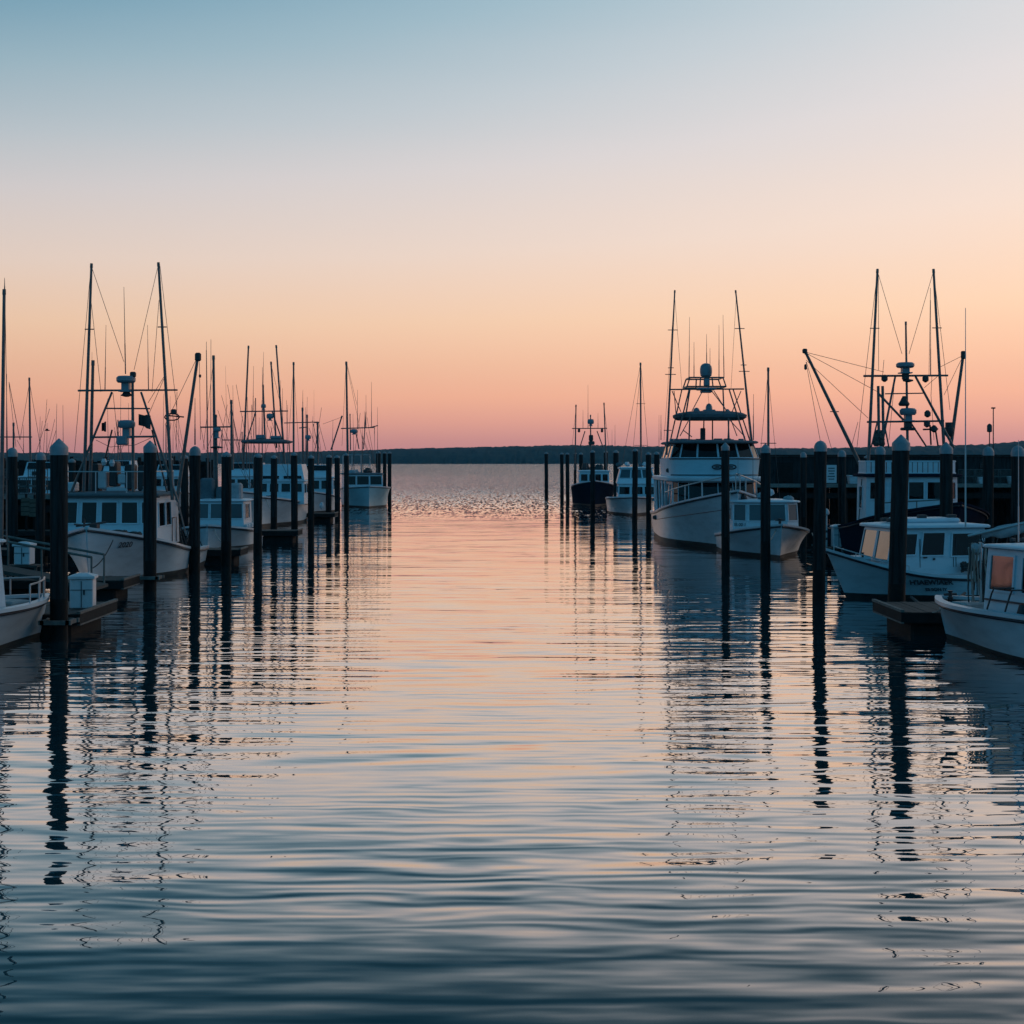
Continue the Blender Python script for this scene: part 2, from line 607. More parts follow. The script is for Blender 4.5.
# right row, front to back
piling(900.3, 434.5, 29.95, 0.180, 'thickest timber piling with white cone cap rising from the right dock', GR, 'cone', (0.030, 0))
piling(820.2, 440.5, 33.8, 0.148, 'dome-capped timber piling standing free in the right-hand water', GR, 'dome', (0.012, 0))
piling(765.5, 443.5, 46.0, 0.160, 'cone-capped piling right before the windshield of the small boat beside the tall sport boat', GR, 'cone')
piling(725.4, 442.5, 48.6, 0.140, 'cone-capped piling in front of the tall sport boat with tuna tower', GR, 'cone')
piling(635.2, 448.5, 82.0, 0.156, 'piling in front of the white motor yacht with sloped windscreen', GR, 'flat')
piling(616, 450, 100.5, 0.195, 'piling left of the white motor yacht windscreen, behind its bow', GR, 'flat')
piling(592.6, 450, 93.0, 0.155, 'piling before the bow of the dark blue trawler', GR, 'flat')
piling(546.3, 452, 136.0, 0.180, 'outermost piling of the right row, alone in the open water', GR, 'flat')
piling(561.8, 452.5, 125.0, 0.165, 'left one of the pair of pilings beyond the dark blue trawler', GR, 'flat')
piling(567.4, 452.5, 121.0, 0.160, 'right one of the pair of pilings beyond the dark blue trawler', GR, 'flat')
piling(575.2, 452.5, 131.0, 0.125, 'thin piling rising left of the dark blue trawler roof', GR, 'flat')
piling(581.0, 452.5, 128.0, 0.175, 'piling behind the roof of the dark blue trawler', GR, 'flat')
piling(605.8, 450.5, 124.0, 0.180, 'piling just right of the dark blue trawler house', GR, 'flat')
piling(648.5, 452, 86.0, 0.165, 'left one of two pilings between the motor yacht and the tall sport boat', GR, 'flat')
piling(656.8, 451.5, 84.0, 0.165, 'right one of two pilings between the motor yacht and the tall sport boat', GR, 'flat')
piling(946.3, 442, 39.3, 0.172, 'cone-capped piling before the right windows of the trawler pilothouse', GR, 'cone')
piling(879.8, 446, 43.5, 0.150, 'capped piling before the left windows of the trawler pilothouse', GR, 'dome')
piling(988.5, 446.5, 45.0, 0.165, 'dome-capped piling right of the trawler, near the right edge', GR, 'dome')
piling(1017.5, 445.5, 42.0, 0.19, 'dome-capped piling at the very right edge', GR, 'dome')
piling(842, 450, 60.0, 0.165, 'capped piling beside the white notice board on the wharf', GR, 'dome')
piling(803.5, 452, 66.0, 0.14, 'slim capped piling left of the free standing dome-capped one', GR, 'dome')
piling(867, 455, 62.0, 0.13, 'slim piling left of the trawler rigging by the wharf', GR, 'flat')


# ------------------------------------------------------------------ boats
class Boat:
    def __init__(self, name, label, cat, origin, rz=0.0, group=None):
        self.root = empty(name, (origin[0], origin[1], 0), rz)
        tag(self.root, label, cat, group)
        self.o = Vector((origin[0], origin[1], 0))
        self.c, self.s = math.cos(rz), math.sin(rz)

    def L(self, p):
        d = Vector(p) - self.o
        return Vector((d.x * self.c + d.y * self.s, -d.x * self.s + d.y * self.c, d.z))

    def px(self, p):
        return self.L(at(*p))

    # ---- hull
    def hull(self, Lh, B, bow, stern, rake=0.6, wl=(0.3, 0.92), full=0.55, pw=2.3, sexp=2.0, paint='white_paint', bulwark=0.22, boot=0.10, tr=0.88,
             trim='white_paint', rail=True, stripe='stripe_paint', knuckle=None, deck='deck_paint'):
        n = 26
        self.Lh, self.B = Lh, B

        def hb(t):
            if t < full:
                return max(0.02, B / 2 * (1 - (1 - t / full) ** pw))
            q = (t - full) / (1 - full)
            return B / 2 * (1 - (1 - tr) * q * q)

        def sheer(t):
            return stern + (bow - stern) * (1 - t) ** sexp

        def wr(t):
            q = min(t / 0.6, 1)
            q = q * q * (3 - 2 * q)
            return wl[0] + (wl[1] - wl[0]) * q
        self.hb, self.sheer = hb, sheer

        def pt(t, z, side):
            sh = sheer(t)
            u = max(z, 0) / sh
            k = wr(t) + (1 - wr(t)) * u ** 1.25
            if z < 0:
                k *= 1 + z * 1.2
            y = Lh * t - rake * (max(z, -0.1) / bow) * (1 - t) ** 2.5
            return (side * hb(t) * k, y, z)
        self.pt = pt
        mb = MB()
        ts = [(i / n) ** 1.35 for i in range(n + 1)]
        nl = 9

        def levels(t):
            sh = sheer(t)
            return [-0.35, -0.02, boot] + [boot + (sh - boot) * k / (nl - 3) for k in range(1, nl - 2)]
        for side in (-1, 1):
            vs = []
            for t in ts:
                for z in levels(t):
                    vs.append(pt(t, z, side))
            for i in range(n):
                for k in range(nl - 1):
                    a = i * nl + k
                    q = (a, a + nl, a + nl + 1, a + 1)
                    if side > 0:
                        q = q
                    else:
                        q = tuple(reversed(q))
                    mb.add([vs[j] for j in q], [(0, 1, 2, 3)], 1 if k < 2 else 0)
        # stem cap and transom
        lv = levels(0.0)
        for k in range(nl - 1):
            mb.add([pt(0, lv[k], -1), pt(0, lv[k], 1), pt(0, lv[k + 1], 1), pt(0, lv[k + 1], -1)], [(0, 1, 2, 3)], 1 if k < 2 else 0)
        lv = levels(1.0)
        for k in range(nl - 1):
            mb.add([pt(1, lv[k], 1), pt(1, lv[k], -1), pt(1, lv[k + 1], -1), pt(1, lv[k + 1], 1)], [(0, 1, 2, 3)], 1 if k < 2 else 0)
        # weld
        mb2 = MB()
        idx = {}
        remap = []
        for p in mb.v:
            key = tuple(round(c, 5) for c in p)
            if key not in idx:
                idx[key] = len(mb2.v)
                mb2.v.append(p)
            remap.append(idx[key])
        for fc, m_ in zip(mb.f, mb.m):
            g = []
            for i in fc:
                if remap[i] not in g:
                    g.append(remap[i])
            if len(g) >= 3:
                mb2.f.append(g)
                mb2.m.append(m_)
        self.hull_o = mb2.build('hull', [paint, 'bottom_paint'], self.root, angle=40)
        # deck inside the bulwark
        d = MB()
        bw = 0.07
        rows = []
        for t in ts[1:]:
            zd = sheer(t) - bulwark
            xo = max(pt(t, zd, 1)[0] - bw * 0.4, 0.01)
            rows.append((xo, pt(t, zd, 1)[1], zd))
        vs = []
        for xo, y, z in rows:
            vs += [(-xo, y, z), (0, y, z + 0.03), (xo, y, z)]
        fs = []
        for i in range(len(rows) - 1):
            for k in range(2):
                a = i * 3 + k
                fs.append((a, a + 1, a + 4, a + 3))
        d.add(vs, fs)
        d.build('deck', deck, self.root)
        # gunwale: a capping board around the sheer
        g = MB()
        for side in (-1, 1):
            rings = []
            for t in ts:
                x, y, z = pt(t, sheer(t), side)
                xi = x - side * min(0.13, abs(x) * 0.9)
                xo = x + side * 0.03
                rings.append([(xo, y - 0.015, z - 0.035), (xo, y - 0.015, z + 0.03), (xi, y, z + 0.035), (xi, y, z - 0.03)])
            g.loft(rings)
        x, y, z = pt(1, sheer(1), 1)
        g.box((0, y - 0.03, z), (2 * x, 0.12, 0.06))
        g.build('gunwale', trim, self.root)
        if rail:
            rb = MB()
            for side in (-1, 1):
                pts = []
                for t in ts:
                    x, y, z = pt(t, sheer(t) - 0.075, side)
                    pts.append((x + side * 0.012, y - (0.02 if t < 0.02 else 0), z))
                rb.path(pts, 0.028, 6)
            rb.build('rub_rail', stripe, self.root)
        if knuckle:
            kb = MB()
            for side in (-1, 1):
                pts = []
                for t in ts[: int(n * 0.92)]:
                    x, y, z = pt(t, sheer(t) * knuckle, side)
                    pts.append((x + side * 0.006, y, z))
                kb.path(pts, 0.014, 5)
            kb.build('hull_line', stripe, self.root)

    # ---- deck house
    def house(self, plan0, plan1, z0, z1, windows, paint='cabin_paint', name='cabin', roof=None, frame='cabin_paint', pane='glass', fw=0.035, parent=None):
        """plan0/plan1: list of (x, y) at the foot / at the top, clockwise or not; windows: {edge: [(u0,u1,v0,v1)]}"""
        n = len(plan0)
        b = [Vector((x, y, z0)) for x, y in plan0]
        t = [Vector((x, y, z1)) for x, y in plan1]
        cen = sum(b, Vector()) / n
        mb = MB()
        mb.loft([b, t])
        cab = mb.build(name, paint, self.root, smooth=True, angle=26)
        for e, wins in windows.items():
            j = (e + 1) % n
            p00, p10, p11, p01 = b[e], b[j], t[j], t[e]
            nrm = (p10 - p00).cross(p01 - p00)
            if nrm.dot((p00 + p10) / 2 - cen) < 0:
                p00, p10, p11, p01 = p10, p00, p01, p11
                flip = True
            else:
                flip = False

            def uv(u, v):
                if flip:
                    u = 1 - u
                return (p00 * (1 - u) + p10 * u) * (1 - v) + (p01 * (1 - u) + p11 * u) * v
            for (u0, u1, v0, v1, *own) in wins:
                q = [uv(u0, v0), uv(u1, v0), uv(u1, v1), uv(u0, v1)]
                if flip:
                    q = [q[1], q[0], q[3], q[2]]
                pb = MB()
                pb.slab(q, 0.008)
                po = pb.build('window', own[0] if own else pane, cab, smooth=False)
                # frame proud of the pane
                c = sum(q, Vector()) / 4
                inner = q
                ux = (q[1] - q[0]).normalized()
                uy = (q[3] - q[0]).normalized()
                outer = [q[0] - ux * fw - uy * fw, q[1] + ux * fw - uy * fw, q[2] + ux * fw + uy * fw, q[3] - ux * fw + uy * fw]
                fb_ = MB()
                for k in range(4):
                    l = (k + 1) % 4
                    fb_.slab([outer[k], outer[l], inner[l], inner[k]], 0.03)
                fb_.build('frame', frame, po if False else cab, smooth=False)
        if roof:
            ov, th, rp = roof[:3]
            self.roof(plan1, z1, ov, th, rp, crown=roof[3] if len(roof) > 3 else 0.06)
        return cab

    def roof(self, plan, z, ov, th, paint, crown=0.06, name='roof'):
        cen = Vector((sum(p[0] for p in plan) / len(plan), sum(p[1] for p in plan) / len(plan)))
        # round the corners of the plan a little
        pts = []
        n = len(plan)
        off = []
        for p in plan:
            d = Vector(p) - cen
            off.append(cen + Vector((d.x + math.copysign(ov, d.x) if abs(d.x) > 0.05 else d.x, d.y + math.copysign(ov, d.y) if abs(d.y) > 0.05 else d.y)))
        for i in range(n):
            a, p, c = off[i - 1], off[i], off[(i + 1) % n]
            r = 0.12
            d1 = (a - p).normalized() * r
            d2 = (c - p).normalized() * r
            pts += [p + d1, p + (d1 + d2) * 0.25, p + d2]

        def ring(k, zz_):
            return [(cen.x + (q.x - cen.x) * k, cen.y + (q.y - cen.y) * k, zz_) for q in pts]
        mb = MB()
        mb.loft([ring(0.97, z + 0.002), ring(1.0, z + 0.02), ring(1.0, z + th * 0.7), ring(0.97, z + th), ring(0.6, z + th + crown * 0.75), ring(0.2, z + th + crown)])
        return mb.build(name, paint, self.root, angle=50)

    def part(self, name, mats, mb, label=None, parent=None, smooth=True):
        o = mb.build(name, mats, parent or self.root, smooth=smooth)
        if label:
            o['label'] = label
        return o

    # ---- rigging between seen points
    def pole(self, name, a, b, r0, r1=None, mat='spar', tip=True, spreaders=(), label=None):
        r0 *= 0.87
        r1 = r1 * 0.87 if r1 else r1
        p, q = self.px(a), self.px(b)
        mb = MB()
        mb.tube(p, q, r0, r1 if r1 is not None else r0 * 0.7, 10)
        if tip:
            d = (q - p).normalized()
            rr = (r1 or r0 * 0.7) * 1.3
            mb.tube(q - d * rr * 2.4, q + d * rr * 0.4, rr, rr * 0.9, 8)
        for (f, half) in spreaders:
            c = p + (q - p) * f
            mb.tube(c - Vector((half, 0, 0)), c + Vector((half, 0, 0)), 0.018, 0.018, 6)
        return self.part(name, mat, mb, label)

    def wires(self, name, segs, r=0.008, mat='wire', sag=0.0):
        for a, b in segs:
            p, q = self.px(a), self.px(b)
            mb = MB()
            if sag:
                pts = []
                for k in range(9):
                    f = k / 8
                    c = p + (q - p) * f
                    c.z -= sag * 4 * f * (1 - f)
                    pts.append(c)
                mb.path(pts, r, 5)
            else:
                mb.tube(p, q, r, r, 5)
            self.part(name, mat, mb)

    def antenna(self, px, y0, y1, D, r=0.016, mat='spar', dx=0.0):
        mb = MB()
        p, q = self.px((px, y0, D)), self.px((px + dx, y1, D))
        mid = p + (q - p) * 0.35
        mb.tube(p, mid, r, r * 0.9, 6)
        mb.tube(mid, q, r * 0.7, r * 0.35, 6)
        self.part('antenna', mat, mb)

    def radar(self, px, py, D, wpx, hpx, mat='dome', stand=0.25, name='radar'):
        c = self.px((px, py, D))
        r = wpx * D / F / 2
        h = hpx * D / F
        mb = MB()
        mb.lathe((c.x, c.y, c.z), [(r * 0.85, -h / 2), (r, -h * 0.25), (r, h * 0.2), (r * 0.8, h * 0.45), (r * 0.3, h / 2)], 16)
        mb.box((c.x, c.y, c.z - h / 2 - stand / 2), (r * 0.8, r * 0.8, stand))
        mb.box((c.x, c.y, c.z - h / 2 - stand), (r * 1.3, r * 1.3, 0.04))
        self.part(name, mat, mb)

    def lump(self, name, px, py, D, wpx, hpx, mat, seed=1, dz=0.0):
        """an irregular heap: knotted gear, folded canvas"""
        rnd = random.Random(seed)
        c = self.px((px, py, D))
        mb = MB()
        r = wpx * D / F / 2
        h = hpx * D / F
        for k in range(7):
            a = rnd.uniform(0, 6.28)
            rr = r * rnd.uniform(0.35, 0.6)
            p = (c.x + math.cos(a) * r * rnd.uniform(0, 0.55), c.y + math.sin(a) * r * rnd.uniform(0, 0.5), c.z + rnd.uniform(-0.3, 0.2) * h)
            prof = [(rr * 0.6, -h * 0.4), (rr, -h * 0.2), (rr * rnd.uniform(0.7, 1), h * 0.1), (rr * 0.55, h * rnd.uniform(0.25, 0.45)), (rr * 0.1, h * 0.5)]
            mb.lathe(p, prof, 9, sx=rnd.uniform(0.7, 1.2), sy=rnd.uniform(0.7, 1.2))
        self.part(name, mat, mb)

    def coil(self, x, y, z, r, n=4, mat='dark_rope'):
        mb = MB()
        pts = []
        for k in range(n * 16):
            a = 2 * math.pi * k / 16
            pts.append((x + (r + 0.02 * math.sin(k)) * math.cos(a), y + r * math.sin(a), z + 0.028 * k / 16 + 0.012 * math.sin(k * 1.7)))
        mb.path(pts, 0.022, 5)
        self.part('rope_coil', mat, mb)

    def text(self, s, size, loc, rot, mat='lettering', name='lettering', align='CENTER', parent=None, shear=0.0, bold=0.002):
        cu = bpy.data.curves.new(name, 'FONT')
        cu.body = s
        cu.size = size
        cu.extrude = 0.003
        cu.offset = bold
        cu.shear = shear
        cu.align_x = align
        cu.align_y = 'CENTER'
        cu.materials.append(M(mat))
        m = rot if loc is None else Matrix.Translation(loc) @ rot.to_4x4()
        tmp = bpy.data.objects.new(name, cu)
        COL.objects.link(tmp)
        bpy.context.view_layer.update()
        me = bpy.data.meshes.new_from_object(tmp)
        bpy.data.objects.remove(tmp)
        me.transform(m)
        if not me.materials:
            me.materials.append(M(mat))
        o = bpy.data.objects.new(name, me)
        COL.objects.link(o)
        o.parent = parent or self.hull_o
        return o

    def text_on_hull(self, s, size, t, zf, side, **kw):
        """letter a word on the hull skin at station t, height fraction zf"""
        z = self.sheer(t) * zf
        p = Vector(self.pt(t, z, side))
        e = 0.02
        du = (Vector(self.pt(t + e, z, side)) - Vector(self.pt(t - e, z, side))).normalized()
        dv = (Vector(self.pt(t, z + 0.05, side)) - Vector(self.pt(t, z - 0.05, side))).normalized()
        nr = du.cross(dv)
        if nr.x * side < 0:
            nr = -nr
        xa = du
        if xa.cross(dv).dot(nr) < 0:
            xa = -du
        nr.normalize()
        ya = nr.cross(xa)
        m = Matrix.Identity(4)
        for i in range(3):
            m[i][0], m[i][1], m[i][2] = xa[i], ya[i], nr[i]
        pp = p + nr * 0.035
        m.translation = pp
        return self.text(s, size, None, m, **kw)

    def railing(self, pts, h, posts=True, r=0.018, mat='alloy', name='railing', mid=False):
        mb = MB()
        top = [Vector(p) + Vector((0, 0, h)) for p in pts]
        mb.path(top, r, 6)
        if mid:
            mb.path([Vector(p) + Vector((0, 0, h * 0.5)) for p in pts], r * 0.7, 6)
        for p in pts:
            mb.tube(p, Vector(p) + Vector((0, 0, h)), r * 0.9, r * 0.9, 6)
        return self.part(name, mat, mb)


def rect(x0, x1, y0, y1):
    """front-left, front-right, back-right, back-left: edge 0 front, 1 right, 2 back, 3 left"""
    return [(x0, y0), (x1, y0), (x1, y1), (x0, y1)]


# ---------- the white boat with the dark pennant (left, in full view)
def pennant_boat():
    D0 = 38.0
    b = Boat('fishing_boat', 'white fishing boat with tall outriggers, dark pennant and 2020 on its bow', 'fishing boat', (ax(89, D0), D0), 0)
    b.hull(8.2, 3.3, 1.62, 0.62, rake=0.25, wl=(0.22, 0.93), full=0.42, boot=0.16)
    cx = -0.22
    p0 = rect(cx - 1.42, cx + 1.44, 2.5, 5.2)
    p1 = rect(cx - 1.36, cx + 1.38, 2.62, 5.2)
    dv = lambda a, c: (a, c, 0.47, 0.88)
    b.house(p0, p1, 0.95, 2.40, {0: [dv(0.035, 0.17), dv(0.225, 0.375), dv(0.43, 0.585), dv(0.64, 0.80), dv(0.85, 0.965)],
                                 1: [(0.08, 0.34, 0.40, 0.86), (0.40, 0.62, 0.40, 0.86)], 3: [(0.1, 0.5, 0.45, 0.86)]},
            roof=(0.12, 0.09, 'canvas', 0.05))
    # dark eyebrow under the roof edge
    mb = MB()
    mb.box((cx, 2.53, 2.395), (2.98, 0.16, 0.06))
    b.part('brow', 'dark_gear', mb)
    # house-side door outline
    mb = MB()
    mb.box((cx + 1.452, 4.75, 1.35), (0.02, 0.02, 0.75))
    mb.box((cx + 1.452, 4.25, 1.35), (0.02, 0.02, 0.75))
    mb.box((cx + 1.452, 4.5, 1.72), (0.02, 0.5, 0.02))
    b.part('door_trim', 'stripe_paint', mb)
    # foredeck gear
    b.coil(0.35, 1.5, 1.36, 0.26)
    b.coil(0.75, 1.75, 1.30, 0.20)
    mb = MB()
    mb.tube((-0.35, 0.0, 1.66), (0.3, 0.55, 1.74), 0.03)
    mb.tube((-0.45, 0.2, 1.7), (-0.05, -0.2, 1.68), 0.025)
    mb.box((0.05, 0.35, 1.64), (0.2, 0.3, 0.12))
    mb.tube((-0.1, -0.1, 1.62), (-0.1, -0.1, 1.86), 0.03)
    b.part('anchor', 'dark_gear', mb)
    b.text_on_hull('2020', 0.24, 0.12, 0.80, 1)
    D = 41.0
    # outriggers and masts
    b.pole('outrigger', (83.5, 497, D), (91.5, 264, D), 0.060, 0.040, spreaders=((0.72, 0.13),))
    b.pole('outrigger', (172.5, 500, D), (158.4, 263, D), 0.060, 0.040, spreaders=((0.73, 0.13),))
    b.pole('outrigger_pole', (90, 495, D + .6), (93, 361, D + .6), 0.060, 0.05)
    b.pole('boom', (177, 500, D + 1), (198, 355.5, D + 1), 0.065, 0.05)
    b.pole('mast', (133.3, 492, D), (132.5, 373, D), 0.055, 0.045)
    # A-frame and crossbars
    b.pole('frame_leg', (68, 500, D), (112, 392, D), 0.042, 0.036, tip=False)
    b.pole('frame_leg', (178, 502, D), (141, 392, D), 0.042, 0.036, tip=False)
    b.pole('frame_leg', (96, 496, D + 1.2), (112, 430, D + .4), 0.03, 0.03, tip=False)
    b.pole('frame_leg', (168, 496, D + 1.2), (152, 430, D + .4), 0.03, 0.03, tip=False)
    b.pole('crossbar', (78, 390.6, D), (177.5, 390, D), 0.036, 0.03, tip=False)
    b.pole('crossbar', (106, 408.4, D), (150, 408.6, D), 0.026, 0.026, tip=False)
    b.pole('crossbar', (90, 437.3, D), (156, 436.5, D), 0.034, 0.034, tip=False)
    b.radar(126, 379.2, D, 19, 7)
    b.radar(126.6, 424, D, 17, 8, stand=0.28)
    mb = MB()
    c = b.px((122.5, 440.5, D - 0.1))
    mb.box(c, (0.31, 0.28, 0.27), bevel=0.04)
    b.part('radar_box', 'dome', mb)
    mb = MB()
    c = b.px((126.5, 393.5, D))
    mb.lathe(c, [(0.05, -0.1), (0.18, -0.06), (0.12, 0.0), (0.06, 0.1)], 10)
    mb.box(b.px((133, 374.5, D)), (0.16, 0.16, 0.16), bevel=0.03)
    b.part('light_cluster', 'dark_gear', mb)
    b.antenna(125.5, 374, 287, D, 0.018, dx=-1.6)
    b.antenna(105, 390, 325, D, 0.015, dx=1)
    b.antenna(148.5, 390, 325, D, 0.015, dx=-1)
    b.antenna(92, 391, 352, D, 0.010)
    # stays
    b.wires('stay', [((92, 268, D), (124, 362, D)), ((157.5, 268, D), (134, 370, D)), ((91, 266, D), (74.5, 452, D)), ((160, 266, D), (177, 410, D)),
                     ((148, 403, D), (165, 375, D)), ((196, 360, D + 1), (165, 425, D)), ((199.5, 362, D + 1), (200.5, 440, D + 1)),
                     ((165, 376, D), (140, 435, D)), ((113, 393, D), (118, 440, D)), ((96, 440, D), (110, 447, D)), ((110, 447, D), (135, 445, D)), ((135, 445, D), (153, 437, D)),
                     ((177, 392, D), (176, 450, D)), ((91, 300, D), (101, 392, D)), ((159, 300, D), (152, 392, D))], 0.008)
    mb = MB()
    c = b.px((172, 417, D))
    for k in range(10):
        a0, a1 = 2 * math.pi * k / 10, 2 * math.pi * (k + 1) / 10
        mb.tube((c.x + .22 * math.cos(a0), c.y, c.z + .1 * math.sin(a0)), (c.x + .22 * math.cos(a1), c.y, c.z + .1 * math.sin(a1)), 0.02, n=5)
    mb.tube(c + Vector((-.2, 0, .05)), c + Vector((.35, 0, 0)), 0.02)
    mb.box(c + Vector((0.05, 0, 0.15)), (0.16, 0.12, 0.16), bevel=0.03)
    b.part('pulley', 'dark_gear', mb)
    # block at the boom head
    mb = MB()
    mb.box(b.px((198, 357, D + 1)), (0.18, 0.14, 0.26), bevel=0.04)
    mb.box(b.px((200, 376, D + 1)), (0.07, 0.06, 0.1), bevel=0.02)
    b.part('block', 'dark_gear', mb)
    # pennants
    for (fx, fy, ww, hh, tl) in ((144.5, 419.5, 12, 15, 0.25), (103.8, 427, 4.5, 11, -0.1)):
        mb = MB()
        q = []
        for k in range(7):
            f = k / 6
            for e in (0, 1):
                p = b.px((fx - ww / 2 + ww * f, fy + hh * (e - 0.5) * (0.92 if f > .5 else 0.75) + ww * f * tl, D - 0.15 + 0.1 * math.sin(f * 5)))
                q.append(p)
        fs = [(2 * k, 2 * k + 2, 2 * k + 3, 2 * k + 1) for k in range(6)]
        mb.add(q, fs)
        mb.add([p + Vector((0, 0.012, 0)) for p in q], [tuple(reversed(f)) for f in fs])
        b.part('pennant', 'dark_gear', mb)
    # roof gear: rail, boxes, life raft, floodlights
    mb = MB()
    pts = [(cx - 1.3, 2.8, 2.5), (cx - .4, 2.7, 2.5), (cx + .5, 2.7, 2.5), (cx + 1.3, 2.8, 2.5), (cx + 1.3, 5.0, 2.5)]
    b.railing(pts, 0.62)
    for (qx, qy, ww, hh, mt, nm) in ((119, 490, 22, 6, 'plastic_white', 'life_raft'), (104, 480, 9, 18, 'plastic_white', 'locker'), (147, 489, 8, 8, 'canvas_pale', 'cover'),
                                     (96, 478, 9, 30, 'dark_gear', 'net_drum'), (115, 474, 8, 26, 'dark_gear', 'stack'), (131, 477, 9, 26, 'dark_gear', 'stack'), (143, 478, 7, 26, 'dark_gear', 'stack'),
                                     (124, 479, 9, 10, 'plastic_white', 'locker'), (72, 487, 10, 10, 'plastic_white', 'locker')):
        mb = MB()
        c = b.px((qx, qy, D + 1.1))
        mb.box(c, (ww * D / F, 0.5, hh * D / F), bevel=0.04)
        b.part(nm, mt, mb)
    for (qx, qy) in ((104, 462), (112, 463)):
        mb = MB()
        c = b.px((qx, qy, D + .3))
        mb.lathe(c, [(0.05, -0.1), (0.09, 0), (0.05, 0.1)], 10)
        b.part('floodlight', 'plastic_white', mb)
    # stern working gear
    mb = MB()
    rnd = random.Random(3)
    for k in range(26):
        x, y = rnd.uniform(0.6, 1.5), rnd.uniform(5.4, 7.8)
        mb.tube((x, y, 0.6), (x + rnd.uniform(-.3, .3), y + rnd.uniform(-.3, .3), rnd.uniform(0.8, 1.5)), rnd.uniform(0.015, 0.035), n=5)
    b.part('pot_hauler', 'dark_gear', mb)
    b.wires('stay', [((178, 502, D + 2), (186, 535, D + 4)), ((172, 500, D + 2), (183, 545, D + 3.5))], 0.025, 'alloy')
    # bow line down to the dock
    b.wires('bow_line', [((113, 540, 38.2), (93, 568, 37.2))], 0.016, 'dark_rope', sag=0.12)


pennant_boat()


# ---------- the two nearest bows, left and right edges
def near_left_boat():
    D0 = 27.2
    b = Boat('work_boat', 'nearest white bow cut off by the left edge, with pale railing', 'boat', (ax(39.5, D0), D0), R(158))
    b.hull(6.6, 2.4, 0.80, 0.78, rake=0.22, full=0.4, boot=0.09, wl=(0.3, 0.9))
    p0 = rect(-0.85, 0.85, 1.85, 4.2)
    p1 = rect(-0.80, 0.80, 1.95, 4.2)
    b.house(p0, p1, 0.62, 1.95, {0: [(0.08, 0.48, 0.45, 0.9), (0.52, 0.92, 0.45, 0.9)], 3: [(0.55, 0.93, 0.4, 0.88), (0.1, 0.45, 0.4, 0.88)], 1: [(0.1, 0.45, 0.4, 0.88)]},
            roof=(0.1, 0.07, 'cabin_paint'))
    # pulpit rail round the bow
    pts = []
    for t in (0.02, 0.08, 0.15, 0.22):
        x, y, z = b.pt(t, b.sheer(t), -1)
        pts.append((x + 0.08, y, z))
    b.railing(pts, 0.36)
    pts = []
    for t in (0.02, 0.08, 0.15, 0.22):
        x, y, z = b.pt(t, b.sheer(t), 1)
        pts.append((x - 0.08, y, z))
    b.railing(pts, 0.36)
    mb = MB()
    mb.box((0.05, 0.75, 0.70), (0.55, 0.5, 0.16), bevel=0.03)
    b.part('hatch', 'deck_paint', mb)
    D = 26.0
    b.pole('outrigger', (1.0, 545, D), (4.2, 290, D), 0.045, 0.032)
    b.antenna(6.6, 545, 374, D, 0.014)
    b.antenna(4.6, 291, 278, D, 0.012)
    b.wires('mooring_line', [((40, 604, 27.1), (54, 588, 26.7))], 0.013, 'rope', sag=0.06)
    b.wires('stay', [((5, 296, D), (8, 480, D)), ((9, 382, D), (20, 440, D))], 0.006)


